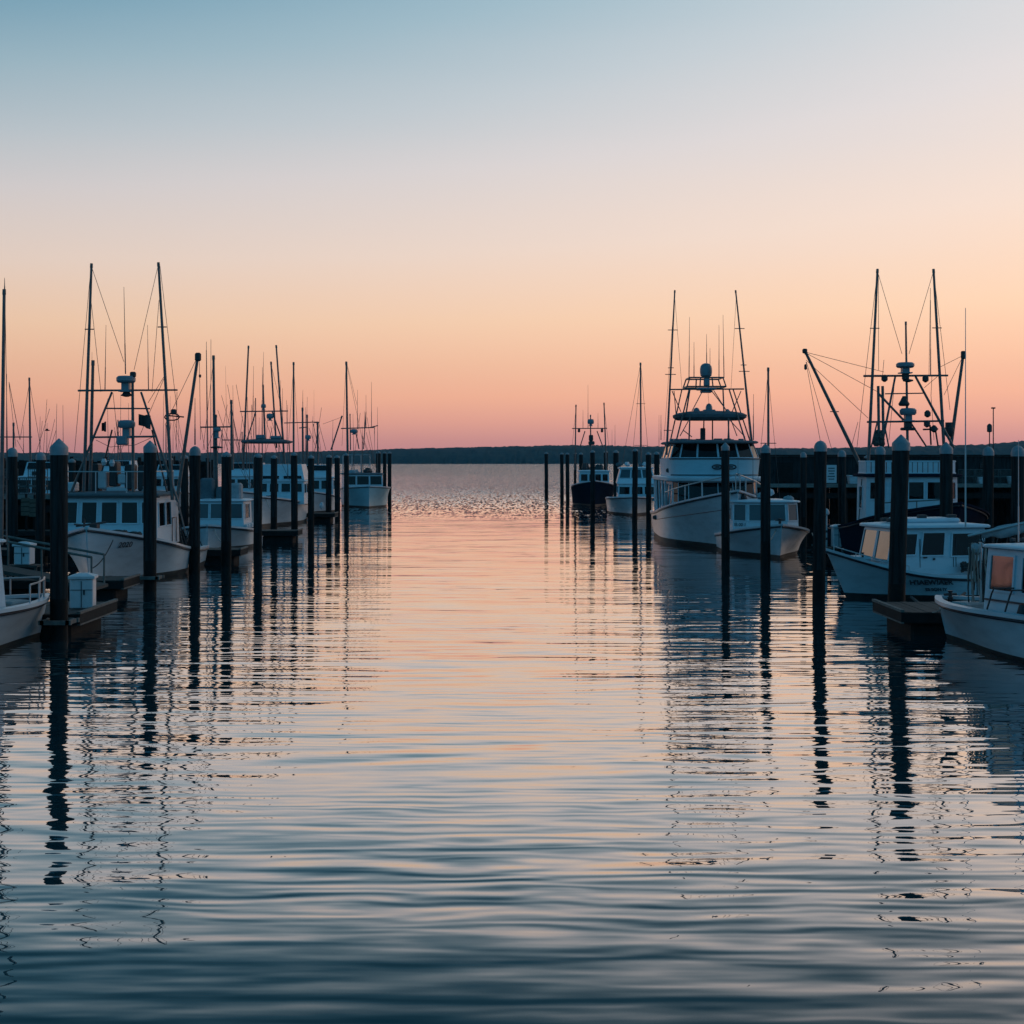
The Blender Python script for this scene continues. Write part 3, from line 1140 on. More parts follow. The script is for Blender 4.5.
def near_right_boat():
    D0 = 27.0
    b = Boat('work_boat', 'nearest white boat at the right edge with a small wheelhouse and bow rail', 'boat', (ax(947, D0), D0), R(-158))
    b.hull(6.6, 2.4, 0.78, 0.80, rake=0.28, full=0.4, boot=0.09, wl=(0.3, 0.9))
    p0 = rect(-0.85, 0.85, 2.0, 4.6)
    p1 = rect(-0.80, 0.80, 2.08, 4.6)
    b.house(p0, p1, 0.64, 1.88, {0: [(0.08, 0.48, 0.45, 0.9), (0.52, 0.92, 0.45, 0.9)], 1: [(0.05, 0.27, 0.42, 0.90, 'tinted_glass'), (0.36, 0.62, 0.42, 0.90), (0.68, 0.94, 0.42, 0.9)],
                                  2: [(0.12, 0.42, 0.45, 0.88), (0.55, 0.88, 0.06, 0.9)], 3: [(0.1, 0.4, 0.4, 0.88)]}, roof=(0.1, 0.07, 'cabin_paint', 0.05))
    mb = MB()
    mb.box((0.862, 3.3, 0.98), (0.03, 2.5, 0.03))
    b.part('trim_strip', 'stripe_paint', mb)
    # dark grab rails beside the wheelhouse
    mb = MB()
    for (xx, y0_, y1_) in ((0.98, 2.25, 2.5), (0.98, 2.7, 2.9)):
        mb.path([(xx, y0_, 0.80), (xx - 0.02, y0_ + 0.10, 1.10), (xx - 0.02, y0_ + 0.16, 1.20), (xx - 0.02, y1_ + 0.4, 1.24)], 0.016, 6)
    b.part('grab_rail', 'dark_gear', mb)
    mb = MB()
    mb.lathe((0.87, 3.0, 0.82), [(0.05, -0.12), (0.09, 0.0), (0.05, 0.14)], 10)
    b.part('fender', 'dark_gear', mb)
    mb = MB()
    for k in range(5):
        mb.box((0.45 - 0.22 * k, 2.3, 2.03), (0.1, 0.08, 0.06), bevel=0.015)
    b.part('roof_light', 'dark_gear', mb)
    mb = MB()
    mb.box((0.0, 0.62, 0.69), (0.5, 0.45, 0.14), bevel=0.03)
    b.part('hatch', 'deck_paint', mb)
    mb = MB()
    mb.lathe((0.02, 0.12, 0.8), [(0.04, -0.05), (0.06, 0), (0.035, 0.02), (0.035, 0.1), (0.06, 0.13)], 10)
    mb.tube((-0.12, 0.12, 0.86), (0.16, 0.12, 0.86), 0.025)
    b.part('bitt', 'dark_gear', mb)
    # gallows post with hanging net and lines before the wheelhouse
    rnd = random.Random(9)
    D = 26.4
    b.pole('gallows_post', (981, 612, D), (980, 543, D), 0.035, 0.03, 'alloy')
    for k in range(16):
        x = rnd.uniform(969, 986)
        y1 = rnd.uniform(578, 610)
        mb = MB()
        p = b.px((x, 545 + rnd.uniform(-3, 4), D + rnd.uniform(-.15, .15)))
        q = b.px((x + rnd.uniform(-2, 2), y1, D + rnd.uniform(-.15, .15)))
        pts = []
        for f in (0, .25, .5, .75, 1):
            c = p + (q - p) * f
            pts.append(c + Vector((rnd.uniform(-.02, .02), rnd.uniform(-.02, .02), 0)))
        mb.path(pts, rnd.uniform(0.010, 0.022), 5)
        b.part('hanging_line', 'rope' if k % 3 else 'dark_rope', mb)
    b.lump('net_bundle', 977, 548, D, 16, 9, 'canvas_pale', 4)
    b.lump('net_bundle', 984, 585, D, 7, 40, 'net', 6)
    b.lump('net_bundle', 975, 606, D, 6, 8, 'dark_gear', 8)
    # furled canvas along a boom above the roof
    D = 27.5
    mb = MB()
    pts = []
    p, q = b.px((981, 533, D)), b.px((1046, 521, D - .6))
    rings = []
    rnd = random.Random(2)
    for k in range(15):
        f = k / 14
        c = p + (q - p) * f
        r = (0.05 + 0.07 * math.sin(math.pi * min(f * 1.3, 1) * .9) + rnd.uniform(-.015, .02))
        rings.append([c + Vector((0, r * math.cos(a) * .9, r * math.sin(a) - r * .4)) for a in [2 * math.pi * i / 10 for i in range(10)]])
    mb.loft(rings)
    b.part('furled_sail', 'canvas_pale', mb)
    b.pole('boom', (968, 536, D), (1045, 518, D - .6), 0.03, 0.03, 'alloy')
    b.pole('mast', (1036, 545, D - .6), (1034, 400, D - .6), 0.05, 0.04)
    rnd = random.Random(21)
    for k in range(12):
        x = rnd.uniform(972, 1020)
        b.wires('lashing', [((x, 535 - (x - 968) * .18, D), (x + rnd.uniform(-8, 8), 548 + rnd.uniform(-6, 4), D + rnd.uniform(-.3, .3)))], 0.012, 'dark_rope', sag=0.05)
    b.antenna(1018.5, 542, 440, 25.2, 0.014, 'alloy')
    b.wires('mooring_line', [((944, 607, 26.9), (928, 612, 27.6))], 0.014, 'rope', sag=0.05)


near_left_boat()
near_right_boat()


# ---------- lobster boat with its name in dark letters
def named_boat():
    D0 = 35.2
    b = Boat('lobster_boat', 'white cabin boat with its name in dark letters on the side, right of the channel', 'lobster boat', (ax(846, D0), D0), R(-76))
    b.hull(4.8, 3.0, 1.22, 0.56, rake=0.55, full=0.34, pw=2.8, sexp=5.0, boot=0.12, wl=(0.42, 0.94))
    p0 = rect(-0.84, 0.78, 0.72, 3.45)
    p1 = rect(-0.78, 0.74, 0.94, 3.45)
    b.house(p0, p1, 0.60, 1.74, {0: [(0.05, 0.47, 0.30, 0.93, 'tinted_glass'), (0.53, 0.95, 0.30, 0.93, 'tinted_glass')],
                                 1: [(0.06, 0.25, 0.44, 0.88), (0.32, 0.55, 0.42, 0.90), (0.64, 0.94, 0.40, 0.88)], 3: [(0.1, 0.5, 0.45, 0.86)]},
            roof=(0.13, 0.09, 'cabin_paint', 0.05))
    # raised panel on the roof, hatches
    mb = MB()
    mb.box((-0.05, 2.2, 1.92), (1.0, 1.5, 0.12), bevel=0.04)
    b.part('roof_hatch', 'cabin_paint', mb)
    mb = MB()
    for k, (x, y) in enumerate(((-.3, 1.25), (.1, 1.2), (.3, 1.3), (0.2, 2.0), (0.1, 2.9))):
        mb.box((x, y, 1.93 if k < 3 else 2.02), (0.16, 0.22, 0.09), bevel=0.02)
    b.part('roof_light', 'dark_gear', mb)
    # door seams and handle on the cabin side
    mb = MB()
    for y in (1.62, 2.55, 2.62):
        mb.box((0.768, y, 1.05), (0.012, 0.018, 0.86))
    b.part('door_seam', 'stripe_paint', mb)
    mb = MB()
    mb.box((0.79, 1.75, 1.02), (0.04, 0.1, 0.03))
    mb.box((0.79, 2.0, 0.98), (0.03, 0.05, 0.05))
    b.part('door_handle', 'dark_gear', mb)
    # toe rail and foredeck
    pts = []
    for t in (0.02, 0.07, 0.14, 0.24):
        x, y, z = b.pt(t, b.sheer(t), 1)
        pts.append((x - 0.16, y + .03, z - .05))
    b.railing(pts, 0.18, r=0.014)
    mb = MB()
    mb.box((-0.05, 0.36, 0.98), (0.6, 0.45, 0.1), bevel=0.03)
    b.part('hatch', 'cabin_paint', mb)
    mb = MB()
    mb.lathe((0.3, 0.3, 1.02), [(0.03, 0), (0.03, 0.1), (0.05, 0.12)], 8)
    mb.lathe((-0.2, 0.0, 1.1), [(0.03, 0), (0.03, 0.1), (0.05, 0.12)], 8)
    b.part('cleat', 'dark_gear', mb)
    # name and hailing port
    b.text_on_hull("H'IAEW!AER", 0.20, 0.345, 0.74, 1, shear=-0.35, bold=0.006)
    b.text_on_hull('ES SON IY', 0.12, 0.375, 0.46, 1, shear=-0.35, bold=0.004)
    b.text_on_hull('J/', 0.26, 0.66, 0.76, 1)
    # coiled gear by the cabin
    mb = MB()
    rnd = random.Random(4)
    pts = []
    for k in range(90):
        a = k * 0.55
        r = 0.28 + rnd.uniform(-.05, .05)
        pts.append((0.98 + 0.10 * math.cos(a), 3.0 + r * math.sin(a) * 1.2, 0.66 + 0.26 * rnd.random()))
    mb.path(pts, 0.02, 5)
    b.part('rope_coil', 'dark_rope', mb)
    b.wires('mooring_line', [((911, 597, 33.6), (921, 605, 31.5)), ((965, 593, 33.8), (951, 604, 30.8))], 0.035, 'dark_rope')
    b.antenna(965.5, 527, 308, 34.8, 0.024, 'alloy')
    mb = MB()
    mb.tube((0.5, 1.2, 1.84), (0.5, 1.2, 2.06), 0.02)
    b.part('mast_light', 'dark_gear', mb)


named_boat()


# ---------- small boat beside the tall sport boat
def small_right_boat():
    D0 = 49.0
    b = Boat('lobster_boat', 'small white boat with a wide four-pane windshield moored beside the tall sport boat', 'lobster boat', (ax(780, D0), D0), R(0.5))
    b.hull(7.0, 3.1, 1.22, 0.58, rake=0.25, full=0.42, boot=0.13, wl=(0.28, 0.93))
    p0 = [(-1.22, 2.6), (-0.75, 2.25), (0.75, 2.25), (1.22, 2.6), (1.22, 4.6), (-1.22, 4.6)]
    p1 = [(-1.18, 2.75), (-0.72, 2.42), (0.72, 2.42), (1.18, 2.75), (1.18, 4.6), (-1.18, 4.6)]
    b.house(p0, p1, 0.85, 1.90, {0: [(0.1, 0.9, 0.38, 0.93)], 1: [(0.05, 0.47, 0.38, 0.93), (0.53, 0.95, 0.38, 0.93)], 2: [(0.1, 0.9, 0.38, 0.93)],
                                 3: [(0.1, 0.6, 0.4, 0.9)], 5: [(0.4, 0.9, 0.4, 0.9)]}, pane='vinyl', roof=(0.12, 0.07, 'cabin_paint'))
    b.text('IB 00 1', 0.17, Vector((-0.99, 2.385, 1.10)), Matrix.Rotation(R(-36), 3, 'Z') @ Matrix.Rotation(R(83), 3, 'X'))
    D = 52.0
    for (qx, qy, ww, hh, mt, nm, sd) in ((760, 496, 12, 6, 'canvas_pale', 'life_raft', 1), (788, 499, 12, 6, 'canvas_pale', 'cover', 2), (745, 498, 9, 7, 'dark_gear', 'gear_heap', 3), (770, 492, 10, 6, 'plastic_white', 'cover', 4)):
        b.lump(nm, qx, qy, D, ww, hh, mt, sd)
    b.pole('mast', (768.5, 500, 53), (768.2, 368, 53), 0.06, 0.045, spreaders=((0.43, 0.3),))
    b.wires('stay', [((768, 372, 53), (756, 500, 53)), ((768, 372, 53), (780, 500, 53.5))], 0.008)
    b.antenna(738, 500, 460, 52, 0.012)
    b.antenna(753, 500, 415, 53, 0.012)
    b.wires('mooring_line', [((776, 529, 49), (767, 541, 46.1)), ((812, 533, 55), (824, 552, 48.6))], 0.018, 'rope', sag=0.12)
    # cockpit clutter
    mb = MB()
    rnd = random.Random(8)
    for k in range(8):
        mb.box((rnd.uniform(0.3, 1.1), rnd.uniform(4.8, 6.6), rnd.uniform(.7, .95)), (0.3, 0.35, 0.3), bevel=0.03, rz=rnd.uniform(0, 1))
    b.part('fish_crate', 'canvas_pale', mb)
    mb = MB()
    mb.lathe((0.02, 0.12, 1.22), [(0.05, 0), (0.05, 0.16), (0.08, 0.2)], 10)
    mb.tube((-.14, .12, 1.36), (.18, .12, 1.36), 0.03)
    b.part('bitt', 'dark_gear', mb)


small_right_boat()


# ---------- the tall sport boat
def sport_boat():
    D0 = 52.5
    b = Boat('sport_fishing_boat', 'tall white sport fishing boat with tuna tower, satellite dome and two outriggers', 'sport boat', (ax(734, D0), D0), 0)
    cx = 0.0
    b.hull(12.5, 4.3, 2.35, 1.12, rake=0.9, full=0.5, boot=0.22, wl=(0.2, 0.92), knuckle=0.72)
    # rounded fronts: the plan runs right round from the port quarter to the starboard quarter
    def plan(wd_, yf, depth, yb, n=8):
        pts = []
        for k in range(n + 1):
            u = -1 + 2 * k / n
            a = u * math.pi / 2 * 0.92
            pts.append((wd_ * math.sin(a) / math.sin(math.pi / 2 * 0.92), yf + depth * (1 - math.cos(a))))
        return pts + [(wd_, yb), (-wd_, yb)]
    side = [(0.03, 0.18, 0.25, 0.9), (0.22, 0.38, 0.25, 0.9), (0.42, 0.58, 0.25, 0.9), (0.62, 0.78, 0.25, 0.9), (0.82, 0.97, 0.25, 0.9)]
    fw_ = {k: [(0.02, 0.98, 0.42, 0.96)] for k in range(8)}
    b.house(plan(1.76, 3.75, 1.1, 10.0), plan(1.70, 4.2, 1.0, 10.0), 1.15, 2.62, {**fw_, 8: side, 10: side}, name='main_house', fw=0.012)
    # bridge deck with its lip
    dp = plan(2.0, 3.7, 1.35, 10.6, 12)
    mb = MB()
    rr_ = lambda k, z: [(x * k, 7 + (y - 7) * k, z) for x, y in dp]
    mb.loft([rr_(0.95, 2.60), rr_(0.99, 2.64), rr_(1.0, 2.70), rr_(1.0, 2.77), rr_(0.985, 2.80), rr_(0.9, 2.81)])
    b.part('bridge_deck', 'cabin_paint', mb)
    # flybridge coaming
    q0, q1 = plan(1.78, 4.0, 1.2, 9.0), plan(1.84, 3.85, 1.25, 9.0)
    b.house(q0, q1, 2.80, 3.54, {}, name='flybridge', paint='blue_lit_white')
    for z, q in ((2.87, q0), (3.53, q1)):
        mb = MB()
        mb.path([(x * 1.004, y - 0.012, z) for x, y in q[:-2]], 0.026, 6)
        b.part('trim_strip', 'stripe_paint', mb)
    # enclosure: dark clear panels between pale slanting posts
    e0, e1 = plan(1.80, 3.95, 1.2, 8.6, 6), plan(1.62, 4.35, 1.05, 8.6, 6)
    we = {k: [(0.04, 0.96, 0.04, 0.97)] for k in range(6)}
    sd = [(0.02, 0.3, 0.05, 0.95), (0.35, 0.65, 0.05, 0.95), (0.7, 0.97, .05, .95)]
    b.house(e0, e1, 3.55, 4.16, {**we, 6: sd, 8: sd}, name='enclosure', pane='glass', fw=0.018)
    hp = plan(1.80, 4.0, 1.2, 8.9, 12)
    rr_ = lambda k, z: [(x * k, 6.5 + (y - 6.5) * k, z) for x, y in hp]
    mb = MB()
    mb.loft([rr_(0.96, 4.155), rr_(1.0, 4.18), rr_(1.0, 4.23), rr_(0.96, 4.27), rr_(0.5, 4.32), rr_(0.1, 4.33)])
    b.part('hardtop', 'canvas', mb)
    # emblem on the coaming: two dark ovals joined by a bar, partly behind the piling
    mb = MB()
    for sx in (-0.28, 0.28):
        pts = []
        for k in range(17):
            a = 2 * math.pi * k / 16
            pts.append((cx + 0.22 + sx + 0.2 * math.cos(a), 3.87, 3.20 + 0.085 * math.sin(a)))
        mb.path(pts, 0.03, 5)
        mb.box((cx + .22 + sx * 1.0, 3.87, 3.2), (0.16, 0.02, 0.06))
    mb.box((cx + .22, 3.86, 3.2), (0.3, 0.02, 0.04))
    b.part('emblem', 'stripe_paint', mb)
    mb = MB()
    mb.lathe((-1.81, 5.9, 3.05), [(0.01, -0.1), (0.09, -0.06), (0.1, 0), (0.09, 0.06), (0.01, 0.1)], 12)
    b.part('porthole', 'dark_gear', mb)
    D = 57.6
    # upper canopy of the tower
    mb = MB()
    c = b.px((709.5, 414, D + 1))
    rings = []
    for k, (rx, ry, z) in enumerate(((1.35, 0.95, -0.26), (1.50, 1.08, -0.16), (1.52, 1.1, -0.05), (1.35, 1.0, 0.03), (0.9, 0.7, 0.10), (0.3, 0.25, 0.13))):
        ring = []
        for i in range(28):
            a = 2 * math.pi * i / 28
            sg = lambda v, p: math.copysign(abs(v) ** p, v)
            ring.append((c.x + rx * sg(math.cos(a), .6), c.y + ry * sg(math.sin(a), .6), c.z + z))
        rings.append(ring)
    mb.loft(rings)
    b.part('tower_canopy', 'canvas', mb)
    mb = MB()
    c = b.px((709, 407, D + .6))
    mb.lathe(c, [(0.14, -.2), (0.14, 0.0), (0.10, 0.1), (0.03, 0.15)], 12)
    mb.box(c + Vector((0, 0, -.17)), (0.5, 0.4, 0.12), bevel=0.03)
    mb.lathe(b.px((696.5, 410.5, D + .6)), [(0.12, -.15), (0.14, 0.0), (0.10, 0.08), (0.03, 0.12)], 12)
    mb.lathe(b.px((727.5, 411, D + .6)), [(0.10, -.1), (0.11, 0.0), (0.04, 0.08)], 12)
    b.part('canopy_gear', 'dome', mb)
    # tower legs and braces (both sides, fore and aft)
    for (x0, y0, x1, y1) in ((675, 446, 689, 390), (686, 414, 690, 389), (724, 414, 723, 389), (747, 446, 729, 389), (689, 440, 690, 414), (729, 440, 728, 414)):
        b.pole('tower_leg', (x0, y0, D), (x1, y1, D), 0.038, 0.034, tip=False)
    for (x0, y0, x1, y1) in ((669, 447, 682, 389), (752, 447, 733, 389), (703.5, 443, 704, 414), (712.5, 443, 712.5, 414), (728, 440, 729, 418)):
        b.pole('tower_leg', (x0, y0, D + 1.9), (x1, y1, D + 1.6), 0.034, 0.03, tip=False)
    for (x0, y0, x1, y1) in ((692, 411, 702, 392), (727, 411, 711, 390), (726, 410, 714, 391), (680, 436, 690, 418), (745, 437, 728, 418), (737, 436, 731, 420), (672, 391, 681, 412), (741, 391, 732, 412), (683, 430, 692, 437), (674, 391, 676, 414)):
        b.pole('tower_brace', (x0, y0, D), (x1, y1, D), 0.022, 0.022, tip=False)
    b.pole('crossbar', (670, 389.5, D), (744, 389, D), 0.035, 0.035, tip=False)
    # tower basket: floor ring and top rail
    mb = MB()
    for (ya, x0, x1) in ((386.5, 687, 726), (377.5, 690, 723)):
        a_, b_ = b.px((x0, ya, D)), b.px((x1, ya, D))
        w_ = (b_.x - a_.x)
        ring = [a_, b_, b_ + Vector((0, 1.3, 0)), a_ + Vector((0, 1.3, 0)), a_]
        mb.path(ring, 0.036, 6)
    for dy in (0, 1.3):
        for (x0, x1) in ((687, 690), (726, 723), (700, 700.5), (713, 712)):
            mb.tube(b.px((x0, 386.5, D)) + Vector((0, dy, 0)), b.px((x1, 377.5, D)) + Vector((0, dy, 0)), 0.028)
    b.part('tower_basket', 'spar', mb)
    mb = MB()
    c = b.px((706, 389, D + .3))
    mb.box(c, (0.75, 0.7, 0.10), bevel=0.03)
    mb.box(c + Vector((0, 0, -.10)), (0.45, 0.4, 0.12), bevel=0.03)
    mb.box(c + Vector((0, -.2, .28)), (0.24, 0.2, 0.36), bevel=0.04)
    mb.tube(c + Vector((0, 0, .1)), c + Vector((0, 0, .62)), 0.06)
    b.part('helm_station', 'dome', mb)
    mb = MB()
    c = b.px((706, 370, D + .3))
    mb.lathe(c, [(0.15, -0.29), (0.23, -0.24), (0.252, -0.10), (0.252, 0.04), (0.225, 0.16), (0.16, 0.24), (0.08, 0.275), (0.01, 0.285)], 20)
    b.part('satellite_dome', 'dome', mb)
    # outriggers with spreaders
    sprd = ((0.15, 0.16), (0.49, 0.22), (0.53, 0.12), (0.76, 0.2))
    b.pole('outrigger', (666.5, 455, D), (674.8, 290.5, D), 0.055, 0.034, spreaders=sprd)
    b.pole('outrigger', (752.5, 449, D), (735.6, 290.5, D), 0.055, 0.034, spreaders=sprd[1:])
    for (px_, y0, y1, dx) in ((689, 378, 317, .6), (694, 378, 342, 0), (719, 378, 325, 0), (724, 378, 315, -1), (706.6, 363, 334, 0), (710, 378, 348, 0), (753.5, 440, 394, 0), (661, 440, 415, 0)):
        b.antenna(px_, y0, y1, D, 0.020, dx=dx)
    b.wires('stay', [((674.5, 294, D), (664, 440, D)), ((675, 300, D), (682, 389, D)), ((736, 294, D), (750, 440, D)), ((736, 300, D), (731, 389, D)), ((709, 405, D), (708, 392, D))], 0.007)
    # foredeck rail
    pts = []
    for t in (0.0, 0.06, 0.14, 0.23, 0.32, 0.42):
        x, y, z = b.pt(t, b.sheer(t), -1)
        pts.append((x + 0.1, y, z))
    b.railing(pts, 0.62, r=0.026, mid=False)
    pts = [(-p[0], p[1], p[2]) for p in pts]
    b.railing(pts, 0.62, r=0.026)
    # side posts of the aft cockpit and ladder
    mb = MB()
    for y in (6.2, 7.4, 8.6, 9.8, 10.6):
        mb.tube((-1.86, y, 1.2), (-1.90, y, 2.64), 0.045)
        mb.tube((1.86, y, 1.2), (1.90, y, 2.64), 0.045)
    b.part('bridge_post', 'cabin_paint', mb)
    mb = MB()
    for x in (-1.72, -1.5):
        mb.tube((x, 9.4, 2.75), (x + .1, 8.7, 4.2), 0.025)
    for k in range(6):
        f = k / 5
        mb.tube((-1.72 + .1 * f, 9.4 - .7 * f, 2.75 + 1.45 * f), (-1.5 + .1 * f, 9.4 - .7 * f, 2.75 + 1.45 * f), 0.018)
    b.part('ladder', 'alloy', mb)
    mb = MB()
    rnd = random.Random(6)
    for k in range(12):
        x = rnd.uniform(-1.5, 1.5)
        mb.box((x, rnd.uniform(4.8, 8), 4.32), (rnd.uniform(.15, .4), .3, rnd.uniform(.06, .16)), bevel=0.02)
    b.part('hardtop_gear', 'dome', mb)
    # helm seat back inside reads above the hardtop
    mb = MB()
    mb.box(b.px((702.8, 434, D + 1)), (0.2, 0.2, 0.5), bevel=0.03)
    b.part('searchlight', 'dark_gear', mb)
    b.wires('mooring_line', [((731, 489, 52.3), (726, 512, 48.7))], 0.02, 'rope', sag=0.1)
    # hawse fitting and cockpit lights
    mb = MB()
    x, y, z = b.pt(0.66, 1.0, -1)
    mb.lathe((x - .02, y, z), [(0.02, -.1), (0.12, -.06), (.13, 0), (.12, .06), (.02, .1)], 12)
    b.part('hull_fitting', 'dark_gear', mb)


sport_boat()


# ---------- pilothouse trawler behind the named boat
def pilothouse_trawler():
    D0 = 41.5
    b = Boat('trawler', 'dark-hulled trawler with white pilothouse and tall A-frame rigging at right', 'trawler', (ax(955, D0), D0), 0)
    b.hull(9.6, 3.9, 2.2, 1.1, rake=0.5, full=0.4, paint='navy_paint', boot=0.1, wl=(0.25, 0.92), trim='navy_paint')
    hx = 0.28
    p0 = [(hx - 1.55, 5.5), (hx - 0.95, 5.0), (hx + 0.95, 5.0), (hx + 1.55, 5.5), (hx + 1.55, 6.7), (hx - 1.55, 6.7)]
    p1 = [(hx - 1.52, 5.45), (hx - 0.93, 4.95), (hx + 0.93, 4.95), (hx + 1.52, 5.45), (hx + 1.52, 6.7), (hx - 1.52, 6.7)]
    b.house(p0, p1, 1.2, 2.90, {0: [(0.2, 0.85, 0.57, 0.89)], 1: [(0.05, 0.30, 0.57, 0.90), (0.37, 0.63, 0.57, 0.9), (0.70, 0.95, 0.57, 0.9)], 2: [(0.15, 0.8, 0.57, 0.89)],
                                3: [(0.2, 0.5, 0.5, 0.85)], 5: [(0.30, 0.62, 0.38, 0.80)]}, roof=(0.16, 0.10, 'navy_paint', 0.03), name='pilothouse')
    # upper bulwark of slats
    mb = MB()
    ringp = [(hx - 1.5, 6.6), (hx - 1.5, 5.6), (hx - 0.95, 5.1), (hx + 0.95, 5.1), (hx + 1.5, 5.6), (hx + 1.5, 6.6)]
    for z in (3.02, 3.42):
        mb.path([(x, y, z) for x, y in ringp], 0.03, 6)
    for (a, c_) in zip(ringp, ringp[1:]):
        d = Vector((c_[0] - a[0], c_[1] - a[1]))
        n = max(2, int(d.length / 0.17))
        for k in range(n):
            f = (k + .5) / n
            mb.box((a[0] + d.x * f, a[1] + d.y * f, 3.22), (0.145, 0.02, 0.36), rz=math.atan2(d.y, d.x))
    b.part('roof_rail', 'cabin_paint', mb)
    mb = MB()
    pts = [(hx - 1.2, 4.7, 1.55), (hx - .2, 4.2, 1.62), (hx + .9, 4.0, 1.7)]
    b.railing(pts, 0.5, r=0.022, mat='spar')
    D = 48.0
    b.pole('outrigger', (866.5, 500, D), (877.5, 269.5, D), 0.068, 0.045, spreaders=((0.745, 0.16),))
    b.pole('outrigger', (946.5, 490, D), (933.5, 269.5, D), 0.068, 0.045, spreaders=((0.735, 0.16),))
    b.pole('mast', (908, 478, D), (905.8, 322, D), 0.06, 0.035)
    b.pole('boom', (871, 487, D + .5), (804.5, 350, D + .5), 0.080, 0.055, spreaders=((0.55, 0.15),))
    b.pole('boom', (950.5, 448, D + .8), (963.6, 352.5, D + .8), 0.075, 0.055)
    b.pole('gantry_leg', (880, 455, D), (895.2, 376.5, D), 0.045, 0.04, tip=False)
    b.pole('gantry_leg', (954, 448, D), (915.5, 376.5, D), 0.055, 0.045, tip=False)
    b.pole('gantry_leg', (926, 446, D + .6), (909, 420, D), 0.035, 0.035, tip=False)
    b.pole('gantry_leg', (878, 393, D), (911, 428, D), 0.045, 0.045, tip=False)
    b.pole('crossbar', (863.5, 376, D), (948, 375.5, D), 0.045, 0.04, tip=False)
    b.pole('crossbar', (885, 393.8, D), (923, 393.2, D), 0.025, 0.025, tip=False)
    b.pole('crossbar', (867, 422, D), (944, 421, D), 0.042, 0.04, tip=False)
    b.radar(905.2, 365, D, 18, 5.5, stand=0.18)
    b.radar(908, 411.5, D, 16.5, 7, stand=0.2)
    mb = MB()
    mb.box(b.px((905.5, 374, D)), (0.22, 0.2, 0.42), bevel=0.04)
    mb.lathe(b.px((908, 380.5, D)), [(0.05, -.06), (0.18, -.02), (0.18, 0.02), (0.05, .05)], 12)
    mb.lathe(b.px((904, 402.5, D)), [(0.16, -.12), (0.2, -.05), (0.12, .08), (.05, .22)], 10)
    mb.box(b.px((908, 429, D)), (0.5, 0.2, 0.1), bevel=0.03)
    mb.box(b.px((908, 425, D)), (0.25, 0.2, 0.22), bevel=0.03)
    b.part('mast_gear', 'dark_gear', mb)
    mb = MB()
    for (qx, qy) in ((884.5, 378.5), (925.5, 379), (927.5, 414), (927, 424), (934, 429)):
        c = b.px((qx, qy, D - .1))
        mb.lathe(c, [(0.03, -.12), (0.11, -.06), (0.11, .06), (0.04, .13)], 10)
    mb.tube(b.px((930, 425, D)), b.px((931, 445, D)), 0.03)
    mb.tube(b.px((935, 427, D)), b.px((938, 446, D)), 0.03)
    mb.tube(b.px((923, 429.5, D)), b.px((938, 429, D)), 0.03)
    b.part('floodlight', 'dark_gear', mb)
    # twin pipes and net drum on the left
    for x in (878.6, 883):
        b.pole('exhaust_pipe', (x + .3, 436, D), (x - .4, 386, D), 0.055, 0.055, tip=False)
    b.pole('drum_leg', (871, 448, D), (877, 423, D), 0.03, 0.03, tip=False)
    b.pole('drum_leg', (889, 448, D), (883.5, 420, D), 0.03, 0.03, tip=False)
    b.lump('net_drum', 880, 438, D, 17, 14, 'net', 31)
    b.lump('net_drum', 881, 452, D, 10, 10, 'canvas_pale', 33)
    mb = MB()
    mb.lathe(b.px((949, 431, D + .8)), [(0.1, -.2), (0.17, -.1), (0.17, .1), (0.13, .14), (0.13, .3)], 12)
    b.part('winch', 'dark_gear', mb)
    # rigging wires
    b.wires('stay', [((805, 352, D + .5), (884, 372, D)), ((806, 353, D + .5), (878, 392, D)), ((806, 360, D + .5), (868, 418, D)), ((806, 362, D + .5), (821, 445, D)), ((806.5, 362, D + .5), (832, 450, D)),
                     ((878, 273, D), (902, 354, D)), ((933, 273, D), (909, 354, D)), ((877, 275, D), (857, 447, D)), ((878.4, 275, D), (878.6, 370, D)), ((934, 275, D), (950, 410, D)), ((930.5, 288, D), (929, 375, D)),
                     ((938, 368, D), (962, 356, D + .8)), ((938, 376, D), (924, 388, D)), ((962, 358, D + .8), (944, 395, D)), ((884, 360, D), (882.5, 376, D)), ((932, 376, D), (931, 396, D)), ((931, 396, D), (934, 440, D)),
                     ((858, 422, D), (851, 448, D)), ((895, 378, D), (889, 440, D))], 0.009)
    b.antenna(930.6, 375, 300, D, 0.018)
    mb = MB()
    mb.box(b.px((805.5, 367, D + .5)), (0.09, 0.08, 0.2), bevel=0.03)
    mb.box(b.px((804.8, 351, D + .5)), (0.16, 0.14, 0.16), bevel=0.03)
    mb.box(b.px((963.4, 355, D + .8)), (0.16, 0.14, 0.28), bevel=0.03)
    b.part('block', 'dark_gear', mb)
    # tangle at the foot of the boom
    rnd = random.Random(12)
    mb = MB()
    for k in range(16):
        x = rnd.uniform(860, 872)
        mb.tube(b.px((x, rnd.uniform(465, 485), D + rnd.uniform(-.5, .5))), b.px((x + rnd.uniform(-5, 5), rnd.uniform(495, 530), D + rnd.uniform(-.5, .5))), rnd.uniform(0.015, 0.035), n=5)
    for k in range(5):
        mb.box(b.px((864 + rnd.uniform(-2, 3), 470 + k * 6, D)), (0.14, 0.12, 0.16), bevel=0.03)
    b.part('tackle', 'spar', mb)
    b.wires('bow_line', [((925, 507, 43), (929, 525, 41)), ((955, 508, 42), (961, 523, 40.8)), ((947, 508, 42), (958, 530, 41))], 0.02, 'rope')


pilothouse_trawler()


